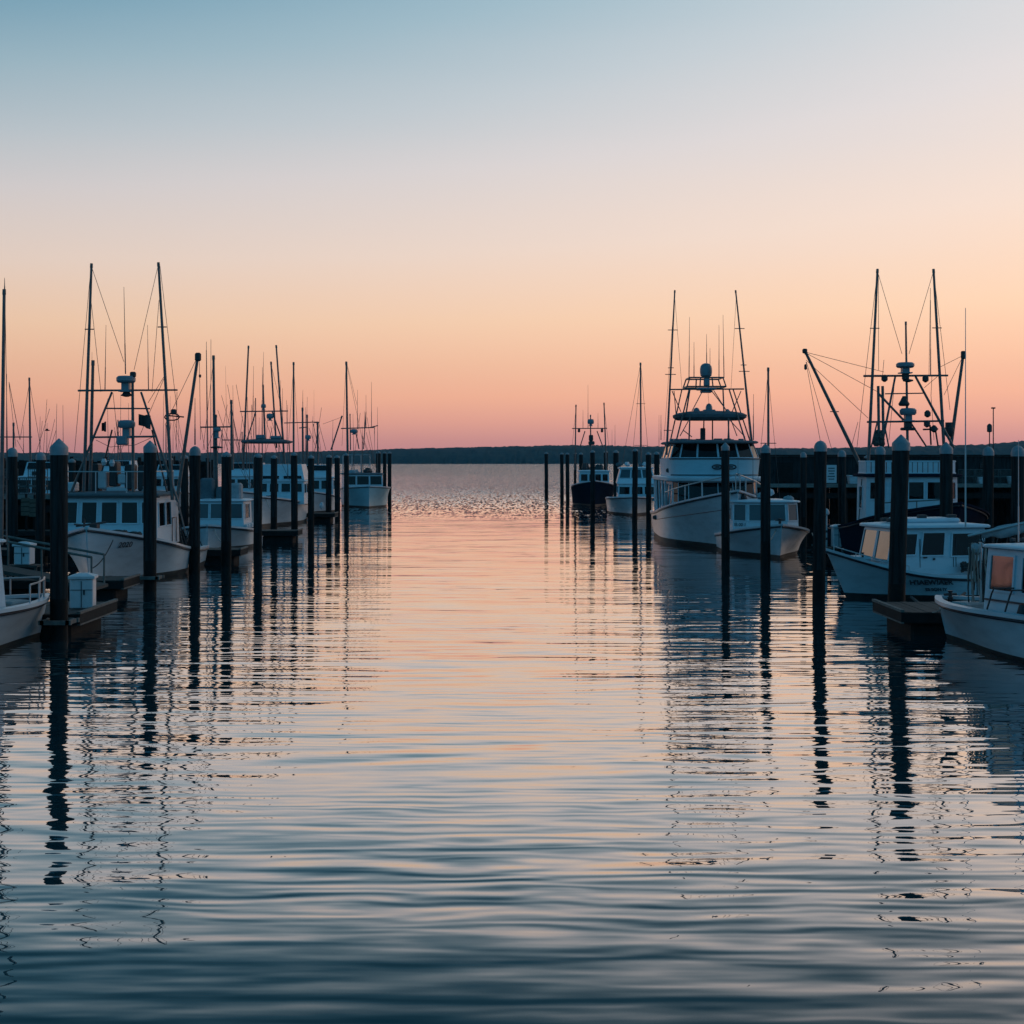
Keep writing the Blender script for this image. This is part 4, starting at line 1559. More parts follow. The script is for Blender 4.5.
# ---------- the small white boat on the left
def small_left_boat():
    D0 = 53.0
    b = Boat('lobster_boat', 'small white boat with a low cabin between the boat marked 2020 and the dark-canopied boat', 'lobster boat', (ax(208, D0), D0), R(2))
    b.hull(5.2, 2.7, 1.02, 0.62, rake=0.2, full=0.42, boot=0.13, wl=(0.3, 0.93))
    p0 = rect(-0.95, 1.05, 1.9, 4.0)
    p1 = rect(-0.92, 1.02, 2.0, 4.0)
    b.house(p0, p1, 0.72, 1.84, {0: [(0.03, 0.30, 0.42, 0.92), (0.35, 0.66, 0.42, 0.92), (0.71, 0.97, 0.42, 0.92)], 1: [(0.15, 0.7, 0.4, 0.9)], 3: [(0.2, 0.8, 0.4, 0.9)]},
            roof=(0.12, 0.06, 'cabin_paint'), pane='vinyl')
    D = 56.0
    for (qx, qy, ww, hh, mt, nm) in ((208, 490, 14, 24, 'canvas', 'wheelhouse_cover'), (236, 492, 12, 18, 'canvas_pale', 'folded_canvas'), (222, 494, 10, 15, 'canvas', 'folded_canvas')):
        mb = MB()
        mb.box(b.px((qx, qy, D)), (ww * D / F, 0.6, hh * D / F), bevel=0.08)
        b.part(nm, mt, mb)
    b.pole('mast', (215, 503, D), (213.5, 356, D), 0.075, 0.055)
    b.pole('mast', (217.5, 503, D), (216, 415, D), 0.05, 0.04)
    b.pole('outrigger_pole', (232.5, 470, D), (231.2, 400.5, D), 0.06, 0.05)
    b.pole('crossbar', (200.5, 427.2, D), (231.5, 426.8, D), 0.036, 0.036, tip=False)
    b.radar(217, 429.5, D, 8, 4)
    mb = MB()
    c = b.px((216.5, 447, D))
    mb.lathe(c, [(0.22, -.05), (0.28, -.01), (0.1, 0.04)], 12)
    b.part('mast_table', 'dark_gear', mb)
    b.antenna(227.5, 470, 366, D, 0.010, dx=-2)
    b.antenna(195, 445, 398, D, 0.03)
    b.wires('stay', [((201, 428, D), (205, 450, D)), ((231.5, 404, D), (238, 452, D)), ((214, 430, D), (206, 452, D)), ((222, 432, D), (228, 450, D)), ((213.5, 360, D), (203, 450, D))], 0.009)
    mb = MB()
    mb.lathe(b.px((213.5, 500, D - .5)), [(0.08, -.1), (0.12, 0), (0.08, .1)], 10)
    b.part('searchlight', 'dark_gear', mb)
    b.wires('mooring_line', [((214, 529, 53.2), (226, 541, 46.2))], 0.018, 'rope', sag=0.2)
    mb = MB()
    for k in range(6):
        mb.box((1.12 + .03 * (k % 2), 2.0 + k * .35, 0.86), (0.14, 0.16, 0.18), bevel=0.03)
    b.part('fender', 'plastic_white', mb)


small_left_boat()


def canopy_boat():
    D0 = 73.0
    b = Boat('sport_fishing_boat', 'white flybridge boat under a wide dark canopy, third hull from the left', 'sport boat', (ax(262, D0), D0), R(2))
    b.hull(9.2, 3.3, 1.62, 1.02, rake=0.5, full=0.45, boot=0.16, wl=(0.25, 0.93))
    hx = 0.5
    p0 = rect(hx - 1.35, hx + 1.35, 3.0, 6.6)
    p1 = rect(hx - 1.30, hx + 1.30, 3.2, 6.6)
    b.house(p0, p1, 1.1, 2.32, {0: [(0.04, 0.24, 0.55, 0.92), (0.30, 0.48, 0.55, 0.92), (0.54, 0.72, 0.55, 0.92), (0.77, 0.96, 0.55, 0.92)], 1: [(0.05, 0.3, 0.5, 0.9), (0.36, 0.62, 0.5, 0.9), (0.68, 0.94, .5, .9)]},
            roof=(0.1, 0.08, 'cabin_paint', 0.02))
    q0 = rect(hx - 1.2, hx + 1.3, 3.5, 6.2)
    q1 = rect(hx - 1.1, hx + 1.1, 3.9, 6.2)
    b.house(q0, q1, 2.42, 3.28, {0: [(0.05, 0.45, 0.05, 0.25), (0.55, 0.95, 0.05, 0.25)]}, name='flybridge', paint='cabin_paint')
    D = 77.0
    mb = MB()
    c = b.px((267, 441, D + .5))
    rings = []
    for rx, ry, z in ((1.2, 1.1, -.14), (1.38, 1.25, -.08), (1.38, 1.25, 0.0), (1.0, .9, .08), (.4, .3, .12)):
        rings.append([(c.x + rx * math.copysign(abs(math.cos(a)) ** .6, math.cos(a)), c.y + ry * math.copysign(abs(math.sin(a)) ** .6, math.sin(a)), c.z + z) for a in [2 * math.pi * i / 24 for i in range(24)]])
    mb.loft(rings)
    b.part('canopy', 'canvas', mb)
    for (x0, x1) in ((247, 246), (291, 289), (259, 259), (279, 279)):
        b.pole('canopy_post', (x0, 470, D), (x1, 441, D), 0.035, 0.03, tip=False)
    mb = MB()
    mb.box(b.px((261, 437, D)), (0.5, 0.4, 0.25), bevel=0.05)
    mb.box(b.px((276, 437.5, D)), (0.6, 0.4, 0.18), bevel=0.05)
    b.part('canopy_gear', 'dome', mb)
    b.pole('outrigger', (243, 470, D), (248.5, 346, D), 0.07, 0.05)
    b.pole('outrigger', (285.5, 475, D), (276.2, 345.5, D), 0.07, 0.05)
    b.pole('outrigger_pole', (276.5, 448, D), (271, 362, D), 0.06, 0.05)
    b.pole('mast', (265, 440, D), (263, 385, D), 0.065, 0.05)
    b.pole('mast', (293.6, 500, D + 3), (293.6, 362.5, D + 3), 0.075, 0.055)
    b.pole('crossbar', (240, 411.5, D), (288, 411, D), 0.04, 0.04, tip=False)
    b.pole('frame_leg', (247, 440, D), (256, 411, D), 0.04, 0.04, tip=False)
    b.pole('frame_leg', (282, 440, D), (272, 411, D), 0.04, 0.04, tip=False)
    b.pole('frame_leg', (256, 440, D), (255.5, 398, D), 0.03, 0.03, tip=False)
    b.radar(263.5, 406, D, 5, 4, stand=0.1)
    b.radar(270, 416, D, 7, 5, stand=0.1)
    for (x, y0, y1) in ((253, 411, 366), (263, 385, 352), (287, 440, 405), (280, 411, 380)):
        b.antenna(x, y0, y1, D, 0.02, dx=.6)
    b.wires('stay', [((271, 364, D), (282, 411, D)), ((248, 350, D), (246, 411, D)), ((276, 348, D), (284, 440, D)), ((293.6, 365, D + 3), (300, 470, D + 3)), ((293.6, 365, D + 3), (288, 450, D + 3))], 0.010)
    b.wires('mooring_line', [((266, 499, 73), (274, 511, 66.2))], 0.02, 'rope', sag=0.2)
    b.coil(0.3, 1.3, 1.5, 0.25)


canopy_boat()


def end_boat():
    D0 = 103.0
    b = Boat('fishing_boat', 'aqua-bowed fishing boat at the seaward end of the left row', 'fishing boat', (ax(369, D0), D0), R(10))
    b.hull(8.6, 3.7, 1.62, 1.35, rake=0.25, full=0.40, paint='aqua_paint', boot=0.14, wl=(0.35, 0.95))
    p0 = rect(-1.75, 1.2, 2.0, 5.2)
    p1 = rect(-1.7, 1.15, 2.1, 5.2)
    b.house(p0, p1, 1.3, 2.45, {0: [(0.03, 0.30, 0.35, 0.9), (0.34, 0.64, 0.35, 0.9), (0.68, 0.97, 0.35, 0.9)], 1: [(0.1, 0.45, 0.35, 0.9), (0.55, 0.9, 0.35, 0.9)]}, roof=(0.14, 0.1, 'canvas', 0.06))
    D = 106.0
    b.pole('mast', (348, 480, D), (346.3, 362, D), 0.11, 0.08)
    b.pole('boom', (331, 450, D), (342, 416, D), 0.07, 0.06)
    b.pole('crossbar', (341, 428.5, D), (374, 427.5, D), 0.05, 0.05, tip=False)
    b.pole('crossbar', (370, 427.5, D), (378, 425.5, D), 0.05, 0.04, tip=False)
    b.pole('frame_leg', (350.5, 450, D), (350, 414, D), 0.05, 0.04)
    b.pole('frame_leg', (359, 449, D), (355.5, 430, D), 0.05, 0.05, tip=False)
    b.pole('frame_leg', (363.5, 449, D), (366, 412, D), 0.045, 0.04, tip=False)
    b.radar(354, 431, D, 7, 4, stand=0.1)
    for (x, y0, y1, dx) in ((357.5, 429, 390, 0), (364.5, 429, 411, 0), (371.5, 428, 382, 0), (374.5, 426, 450, 0), (366, 428, 395, 0)):
        b.antenna(x, y0, y1, D, 0.028, dx=dx)
    b.wires('stay', [((347, 364, D), (357, 405, D)), ((346, 364, D), (342, 446, D)), ((342, 417, D), (323, 424, D)), ((347, 366, D), (364, 448, D))], 0.012)
    b.lump('roof_gear', 356, 473, D, 18, 5, 'canvas_pale', 3)
    b.lump('roof_gear', 368, 471, D, 12, 5, 'dark_gear', 5)
    mb = MB()
    pts = []
    mb = MB()
    for x in (343, 352, 361, 370):
        mb.tube(b.px((x, 478, D + 1)), b.px((x, 455, D + 1)), 0.04, n=6)
    mb.tube(b.px((343, 455, D + 1)), b.px((370, 455, D + 1)), 0.05, n=6)
    mb.tube(b.px((343, 465, D + 1)), b.px((370, 465, D + 1)), 0.03, n=6)
    b.part('roof_frame', 'alloy', mb)


end_boat()


def motor_yacht():
    D0 = 88.0
    b = Boat('motor_yacht', 'white motor yacht with a sloped windscreen behind the tall sport boat', 'motor yacht', (ax(633, D0), D0), R(-3))
    b.hull(9.5, 3.3, 1.22, 0.95, rake=0.4, full=0.42, boot=0.15, wl=(0.3, 0.93))
    p0 = rect(-0.9, 1.6, 2.2, 6.5)
    p1 = rect(-0.85, 1.55, 2.35, 6.5)
    b.house(p0, p1, 0.9, 1.95, {0: [(0.03, 0.30, 0.40, 0.85), (0.36, 0.64, 0.40, 0.85), (0.70, 0.97, 0.40, 0.85)], 3: [(0.1, 0.9, 0.45, 0.85)]}, roof=(0.08, 0.06, 'cabin_paint', 0.02))
    q0 = rect(-0.95, 1.6, 2.5, 6.5)
    q1 = rect(-0.7, 1.35, 3.6, 6.5)
    b.house(q0, q1, 2.02, 2.95, {0: [(0.04, 0.32, 0.35, 0.92), (0.36, 0.64, 0.35, 0.92), (0.68, 0.96, 0.35, 0.92)]}, name='wheelhouse', pane='vinyl', roof=(0.12, 0.09, 'cabin_paint', 0.05))
    D = 93.0
    b.pole('mast', (641, 470, D), (640.5, 363, D), 0.075, 0.06, spreaders=((0.23, 0.45), (0.62, 0.3)))
    b.wires('stay', [((641, 366, D), (633, 450, D)), ((641, 366, D), (648, 450, D)), ((640.5, 364, D), (622, 465, D - 3))], 0.012)
    b.antenna(659, 450, 415, D, 0.02)
    b.antenna(612, 462, 430, D, 0.018)
    for k, x in enumerate((619, 628, 640, 645)):
        b.lump('roof_gear', x, 464.5, D, 8, 4, 'plastic_white' if k % 2 else 'canvas', k + 2)


motor_yacht()


def blue_trawler():
    D0 = 109.0
    b = Boat('trawler', 'small dark blue trawler at the seaward end of the right row', 'trawler', (ax(595, D0), D0), R(-1))
    b.hull(8.5, 3.5, 1.95, 1.2, rake=0.3, full=0.4, paint='navy_paint', boot=0.1, wl=(0.35, 0.94))
    p0 = rect(-1.15, 1.25, 2.4, 5.0)
    p1 = rect(-1.12, 1.22, 2.45, 5.0)
    b.house(p0, p1, 1.3, 2.62, {0: [(0.05, 0.27, 0.45, 0.85), (0.33, 0.47, 0.45, 0.85), (0.53, 0.72, 0.45, 0.85), (0.78, 0.95, 0.45, 0.85)], 3: [(0.4, 0.8, 0.45, 0.85)]}, roof=(0.12, 0.1, 'cabin_paint', 0.05))
    D = 113.0
    b.pole('outrigger', (575, 470, D), (576, 405, D), 0.07, 0.055)
    b.pole('outrigger', (606.5, 470, D), (604, 403, D), 0.07, 0.055)
    b.pole('mast', (591, 475, D), (590.5, 415, D), 0.09, 0.05)
    b.pole('crossbar', (572, 428.5, D), (607, 428.3, D), 0.045, 0.045, tip=False)
    b.pole('frame_leg', (580, 447, D), (585, 431, D), 0.05, 0.05, tip=False)
    b.pole('frame_leg', (603, 447, D), (597, 431, D), 0.05, 0.05, tip=False)
    b.radar(590.7, 421.5, D, 6.5, 5, stand=0.15)
    mb = MB()
    mb.box(b.px((591, 438, D)), (0.35, 0.3, 0.5), bevel=0.06)
    mb.box(b.px((591.5, 443, D)), (0.5, 0.4, 0.3), bevel=0.06)
    for x in (579, 602):
        mb.box(b.px((x, 430.5, D)), (0.2, 0.2, 0.3), bevel=0.04)
    b.part('mast_gear', 'dark_gear', mb)
    for (x, y0, y1) in ((588, 428, 385), (598, 428, 413), (615, 450, 425), (583, 428, 410)):
        b.antenna(x, y0, y1, D, 0.025)
    b.wires('stay', [((576, 407, D), (572, 448, D)), ((604, 406, D), (609, 448, D))], 0.012)
    b.lump('roof_gear', 587, 468, D, 12, 8, 'dark_gear', 3)
    b.lump('roof_gear', 600, 468, D, 12, 7, 'dark_gear', 6)


blue_trawler()


# ---------- further boats half hidden between the left pilings
def hidden_boat(name, label, cat, stem, D0, Lh, B, bow, stern, hw, z0, z1, masts, bars, seed, fly=False, paint='white_paint'):
    b = Boat(name, label, cat, (ax(stem, D0), D0), 0)
    b.hull(Lh, B, bow, stern, rake=0.3, full=0.42, boot=0.14, paint=paint)
    p0 = rect(-hw, hw, 2.2, 5.0)
    p1 = rect(-hw * .97, hw * .97, 2.3, 5.0)
    b.house(p0, p1, z0, z1, {0: [(0.05, 0.3, 0.45, 0.88), (0.36, 0.64, 0.45, 0.88), (0.70, 0.95, 0.45, 0.88)], 1: [(0.1, 0.5, 0.45, 0.88)], 3: [(0.1, 0.5, 0.45, 0.88)]}, roof=(0.12, 0.08, 'cabin_paint'))
    if fly:
        q0 = rect(-hw * .85, hw * .85, 2.8, 4.8)
        q1 = rect(-hw * .75, hw * .75, 3.1, 4.8)
        b.house(q0, q1, z1 + 0.1, z1 + 0.9, {0: [(0.05, 0.95, 0.5, 0.95)]}, name='flybridge')
    D = D0 + 3.5
    for (x0, y0, x1, y1, r) in masts:
        b.pole('mast', (x0, y0, D), (x1, y1, D), r, r * .75)
    for (x0, y0, x1, y1) in bars:
        b.pole('crossbar', (x0, y0, D), (x1, y1, D), 0.04, 0.04, tip=False)
    return b, D


b, D = hidden_boat('fishing_boat', 'white fishing boat half hidden behind the far left finger dock', 'fishing boat', 309, 92, 7.0, 2.8, 1.5, 0.9, 1.3, 1.0, 2.3,
                   [(303, 470, 302.5, 408, .09), (307.5, 470, 307, 415, .09), (318, 470, 317.5, 422, .09)],
                   [(284, 423, 318, 422), (299, 428, 308, 427), (314, 422.5, 319.5, 422.5)], 1, True)
b.wires('stay', [((319, 424, D), (326, 450, D)), ((309, 428, D), (316, 448, D)), ((318, 424, D), (313, 470, D))], 0.015)
b.radar(308, 437, D, 6, 4, stand=.1)
b.antenna(302.8, 408, 390, D, .025)
b.antenna(314, 440, 390, D, .012)
b.lump('fender', 322, 506, 86, 6, 6, 'plastic_white', 5)
b, D = hidden_boat('fishing_boat', 'pale fishing boat hidden behind the small low-cabin boat on the left', 'fishing boat', 236, 88, 8.5, 3.2, 1.6, 1.0, 1.3, 1.1, 2.45,
                   [(231, 470, 231, 404, .06), (243, 470, 242, 432, .05), (222, 470, 222, 430, .05)], [(222, 440, 243, 440)], 2, True)
b.wires('stay', [((231, 406, D), (224, 450, D)), ((231, 406, D), (240, 450, D))], .012)
b, D = hidden_boat('motor_boat', 'pale boat with thin mast at the back left, behind the leftmost wharf', 'motor boat', 24, 78, 8.0, 3.0, 1.6, 1.1, 1.2, 1.2, 2.5,
                   [(30.5, 470, 29.3, 378, .075)], [(-4, 437, 32, 437)], 3, True)
b.pole('mast', (13.5, 470, D), (13.5, 423, D), 0.06, 0.06)
b.wires('stay', [((29.5, 382, D), (20, 440, D)), ((29.5, 382, D), (41, 450, D)), ((9, 384, D), (16, 447, D)), ((17, 440, D), (24, 453, D))], .013)
b.antenna(23.5, 455, 425, D, .02)
b, D = hidden_boat('motor_boat', 'pale motor boat lying behind the rigging of the boat marked 2020', 'motor boat', 104, 96, 8.0, 3.2, 1.6, 1.0, 1.3, 1.2, 2.6,
                   [(118, 470, 118, 420, .05)], [], 4, True)
b, D = hidden_boat('motor_boat', 'pale motor boat seen just above the wharf left of the boom', 'motor boat', 160, 100, 8.0, 3.0, 1.4, 1.0, 1.2, 1.1, 2.3,
                   [(166, 470, 166, 425, .05)], [], 5, True)


# ------------------------------------------------------------------ docks
def dock(label, x_end, x_far, y0, y1, z=0.44, trim_end=True, guides=()):
    """a floating finger dock along x"""
    r = empty('floating_dock', ((x_end + x_far) / 2, (y0 + y1) / 2, 0))
    tag(r, label, 'dock', 'floating finger docks')
    o = Vector((r.location.x, r.location.y, 0))
    s = 1 if x_far > x_end else -1
    Lx = abs(x_far - x_end)
    W = y1 - y0
    mb = MB()
    n = int(Lx / 0.16)
    rnd = random.Random(int(abs(x_end) * 10))
    for k in range(n):
        x = -s * Lx / 2 + s * (k + .5) * Lx / n
        mb.box((x, rnd.uniform(-.012, .012), z - 0.02 + rnd.uniform(-.004, .004)), (Lx / n - 0.012, W, 0.04))
    mb.build('decking', 'dock_wood', r, smooth=False)
    mb = MB()
    mb.box((0, -W / 2 - 0.03, z - 0.11), (Lx, 0.055, 0.2))
    mb.box((0, W / 2 + 0.03, z - 0.11), (Lx, 0.055, 0.2))
    mb.build('side_beam', 'dock_dark', r, smooth=False)
    mb = MB()
    mb.box((-s * (Lx / 2 + 0.03), 0, z - 0.09), (0.055, W + 0.12, 0.19))
    mb.build('end_board', 'dock_dark', r, smooth=False)
    mb = MB()
    mb.box((-s * (Lx / 2 + 0.035), 0, z + 0.03), (0.075, W + 0.14, 0.05))
    mb.build('edge_strip', 'dock_trim', r, smooth=False)
    mb = MB()
    mb.box((-s * (Lx / 2 + 0.03), 0, z - 0.205), (0.06, W + 0.1, 0.03))
    mb.build('rubbing_strip', 'dock_trim', r, smooth=False)
    mb = MB()
    k = 0
    while k * 2.2 + 1 < Lx:
        mb.box((-s * Lx / 2 + s * (0.85 + k * 2.2), 0, 0.0), (1.3, W * 0.86, 0.44), bevel=0.05)
        k += 1
    mb.build('float', 'dock_dark', r, smooth=False)
    # cleats
    for fx in (0.12, 0.5):
        mb = MB()
        x = -s * Lx / 2 + s * Lx * fx
        mb.tube((x - .12, -W / 2 + .15, z + .09), (x + .12, -W / 2 + .15, z + .09), 0.02)
        mb.tube((x, -W / 2 + .15, z - .02), (x, -W / 2 + .15, z + .09), 0.03)
        mb.build('cleat', 'dark_gear', r)
    for (gx, gy, rr) in guides:
        mb = MB()
        c = Vector((gx, gy, z - 0.08)) - o
        for (dx, dy, sx_, sy_) in ((0, -rr - .05, 2 * rr + .24, .07), (0, rr + .05, 2 * rr + .24, .07), (-rr - .05, 0, .07, 2 * rr + .17), (rr + .05, 0, .07, 2 * rr + .17)):
            mb.box((c.x + dx, c.y + dy, c.z), (sx_, sy_, .08))
        mb.build('pile_guide', 'dock_trim', r, smooth=False)
    return r


dock('nearest floating dock on the left, carrying the white dock box', -8.45, -22, 27.25, 29.7, guides=((ax(59, 26.7), 26.7, .19),))
dock('nearest floating dock on the right, around the thickest piling', 7.66, 24, 27.4, 29.45, z=0.46)
dock('dark floating dock under the bow of the boat marked 2020', -9.75, -26, 35.0, 36.4, guides=((ax(150, 36.9), 36.9, .19),))
dock('floating dock between the boat marked 2020 and the small low-cabin boat', -9.2, -28, 47.2, 48.4)
dock('floating dock beside the bow of the dark-canopied boat', -9.25, -30, 60.2, 61.4)
dock('far left finger dock short of the aqua-bowed boat', -10.25, -32, 80.5, 82.0)
dock('floating dock behind the named white boat on the right', 10.6, 30, 47.8, 49.2)
dock('floating dock beside the motor yacht on the right', 9.5, 28, 78.0, 79.4)


def dock_box(px, D, w_, d_, h_, z, label, rz=0.0, feet=True):
    r = empty('dock_box', (ax(px, D), D, z), rz)
    tag(r, label, 'dock box')
    mb = MB()
    mb.box((0, 0, h_ * .46), (w_, d_, h_ * .90), bevel=0.02)
    mb.build('body', 'plastic_white', r, smooth=False)
    mb = MB()
    x, y = w_ / 2 + .035, d_ / 2 + .035
    zt = h_ * .915
    mb.loft([[(-x, -y, zt), (x, -y, zt), (x, y, zt), (-x, y, zt)], [(-x, -y, zt + .05), (x, -y, zt + .05), (x, y, zt + .05), (-x, y, zt + .05)],
             [(-x * .4, -y * .4, zt + .105), (x * .4, -y * .4, zt + .105), (x * .4, y * .4, zt + .105), (-x * .4, y * .4, zt + .105)]])
    mb.build('lid', 'plastic_white', r, smooth=False)
    mb = MB()
    mb.box((0, -d_ / 2 - .004, h_ * .45), (0.015, 0.012, h_ * .8))
    mb.box((0, -d_ / 2 - .004, h_ * .58), (w_ * .94, 0.012, 0.012))
    mb.box((w_ * .12, -d_ / 2 - .012, h_ * .5), (0.03, 0.02, 0.09))
    mb.build('door_seam', 'stripe_paint', r, smooth=False)


dock_box(83, 28.4, 0.46, 0.42, 0.66, 0.44, 'white plastic dock box with peaked lid on the left dock end', R(8))
dock_box(24.5, 35.5, 0.40, 0.40, 0.52, 0.80, 'white bin with a rim behind the railing of the nearest left bow', R(0))
dock_box(837.5, 48.4, 0.36, 0.40, 0.74, 0.46, 'pale dock box behind the bow of the named white boat', R(0))

# stand for the bin: low table on the second dock
r = empty('bin_stand', (ax(24.5, 35.5), 35.5, 0.44))
tag(r, 'low timber stand carrying the white bin on the left', 'stand')
mb = MB()
mb.box((0, 0, .33), (0.8, 0.5, 0.05))
mb.build('top', 'dock_wood', r, smooth=False)
for sx in (-1, 1):
    for sy in (-1, 1):
        mb = MB()
        mb.box((sx * .35, sy * .2, .15), (0.06, 0.06, .31))
        mb.build('leg', 'dock_wood', r, smooth=False)

# gangway with rails between the near left bow and the wharf
r = empty('gangway', (ax(30, 33), 33.0, 0.44))
tag(r, 'sloping timber gangway with handrails behind the nearest left bow', 'gangway')
for dy in (-.5, .5):
    mb = MB()
    mb.tube((1.6, dy, .75), (-6, dy + 2, 1.9), .03)
    for k in range(7):
        f = k / 6
        mb.tube((1.6 - 7.6 * f, dy + 2 * f, .0 + 1.1 * f), (1.6 - 7.6 * f, dy + 2 * f, .75 + 1.15 * f), .025)
    mb.build('handrail', 'dock_trim', r)
mb = MB()
mb.hexa([(1.7, -.5, -.02), (1.7, .5, -.02), (-6, 2.5, 1.05), (-6, 1.5, 1.05), (1.7, -.5, .05), (1.7, .5, .05), (-6, 2.5, 1.15), (-6, 1.5, 1.15)])
mb.build('ramp', 'dock_wood', r, smooth=False)


# ------------------------------------------------------------------ wharves
def wharf(label, x0, x1, y0, y1, z, step=2.4):
    r = empty('wharf', ((x0 + x1) / 2, (y0 + y1) / 2, 0))
    tag(r, label, 'wharf')
    ox, oy = r.location.x, r.location.y
    mb = MB()
    mb.box((0, 0, z - .12), (x1 - x0, y1 - y0, 0.16))
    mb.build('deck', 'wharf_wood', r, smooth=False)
    mb = MB()
    mb.box((0, y0 - oy - .06, z - .08), (x1 - x0, .11, .20))
    mb.build('edge_board', 'plank_edge', r, smooth=False)
    mb = MB()
    mb.box((0, y0 - oy + .2, z - .62), (x1 - x0, .14, .3))
    mb.build('cross_beam', 'wharf_wood', r, smooth=False)
    x = x0 + .4
    rnd = random.Random(int(x1 * 3))
    while x < x1:
        for yy in (y0 + .35, (y0 + y1) / 2):
            mb = MB()
            mb.tube((x - ox, yy - oy, -1), (x - ox + rnd.uniform(-.06, .06), yy - oy, z - .2), .16, .15, 10)
            mb.build('pile', 'wharf_wood', r)
        x += step
    # timber sheathing behind the piles
    mb = MB()
    xx = x0
    while xx < x1:
        wv = rnd.uniform(.22, .3)
        mb.box((xx - ox + wv / 2, (y0 + y1) / 2 + .6 - oy + rnd.uniform(-.02, .02), (z - .2) / 2 - .5), (wv - .015, .08, z + .8))
        xx += wv
    mb.build('sheathing', 'wharf_wood', r, smooth=False)
    return r


wharf('dark timber wharf on piles along the right background', ax(748, 74), 50, 74, 80, az_(484, 74))
wharf('dark timber wharf on piles along the left background', -50, ax(150, 62), 62, 67, az_(495, 62))


def shed():
    z0 = az_(484, 74)
    x0, x1 = ax(752, 79.0), 49
    y0, y1 = 78.6, 79.9
    zt = az_(455.5, y0)
    r = empty('wharf_shed', ((x0 + x1) / 2, (y0 + y1) / 2, z0))
    tag(r, 'long dark board-clad shed along the right wharf', 'shed')
    rnd = random.Random(77)
    mb = MB()
    x = -(x1 - x0) / 2
    while x < (x1 - x0) / 2:
        wv = rnd.uniform(.24, .36)
        mb.box((x + wv / 2, -.5 + rnd.uniform(-.012, .012), (zt - z0) / 2 - .04), (wv - .014, .05, zt - z0))
        x += wv
    mb.box((0, 0.1, (zt - z0) / 2 - .04), (x1 - x0, .9, zt - z0 - .03))
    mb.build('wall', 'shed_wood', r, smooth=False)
    mb = MB()
    mb.box((0, -.05, zt - z0 + .01), (x1 - x0 + .3, 1.3, .07))
    mb.build('roof', 'wharf_wood', r, smooth=False)
    k = 0
    x = -(x1 - x0) / 2 + 1.8
    while x < (x1 - x0) / 2 - 1:
        mb = MB()
        mb.box((x, -.56, .58), (.9, .05, 1.12))
        mb.build('door', 'dock_dark', r, smooth=False)
        mb = MB()
        mb.box((x + 2.1, -.56, .85), (.7, .05, .5))
        mb.build('window', 'glass', r, smooth=False)
        x += 4.6


shed()


def sign(px, py, D, wpx, hpx, label, zbase):
    c = at(px, py, D)
    r = empty('notice_board', (c.x, D, zbase))
    tag(r, label, 'notice board')
    ww, hh = wpx * D / F, hpx * D / F
    mb = MB()
    mb.box((0, 0, c.z - zbase), (ww, .05, hh), bevel=.01)
    mb.build('panel', 'plastic_white', r, smooth=False)
    mb = MB()
    rnd = random.Random(3)
    for k in range(5):
        mb.box((rnd.uniform(-.02, .02), -.03, c.z - zbase + hh * (.32 - .15 * k)), (ww * rnd.uniform(.5, .75), .008, hh * .06))
    mb.build('print_lines', 'canvas', r, smooth=False)
    for sx in (-1, 1):
        mb = MB()
        mb.box((sx * ww * .4, .05, (c.z - zbase + hh / 2) / 2), (.06, .06, c.z - zbase + hh / 2))
        mb.build('post', 'wharf_wood', r, smooth=False)


ZR = az_(484, 74)
sign(831.5, 474, 74.6, 10, 18, 'white notice board standing on the right wharf', ZR)


def bin_(px, D, z, w_, h_, label, name='fish_tote'):
    r = empty(name, (ax(px, D), D, z))
    tag(r, label, 'fish tote')
    mb = MB()
    mb.loft([[(-w_ * .42, -.25, 0), (w_ * .42, -.25, 0), (w_ * .42, .25, 0), (-w_ * .42, .25, 0)], [(-w_ / 2, -.3, h_ * .85), (w_ / 2, -.3, h_ * .85), (w_ / 2, .3, h_ * .85), (-w_ / 2, .3, h_ * .85)]])
    mb.box((0, 0, h_ * .36), (w_ * .97, .58, .03))
    mb.build('tub', 'plastic_white', r, smooth=False)
    mb = MB()
    mb.box((0, 0, h_ * .92), (w_ + .05, .66, h_ * .13), bevel=.02)
    mb.build('lid', 'plastic_white', r, smooth=False)


bin_(854, 75, ZR, 0.62, 0.46, 'white lidded tote on the right wharf beside the trawler rigging')
bin_(1014, 75, ZR, 0.60, 0.40, 'pale lidded tote on the wharf at the right edge')
bin_(982, 75.2, ZR, 0.5, 0.36, 'small pale tote on the wharf behind the trawler bow')


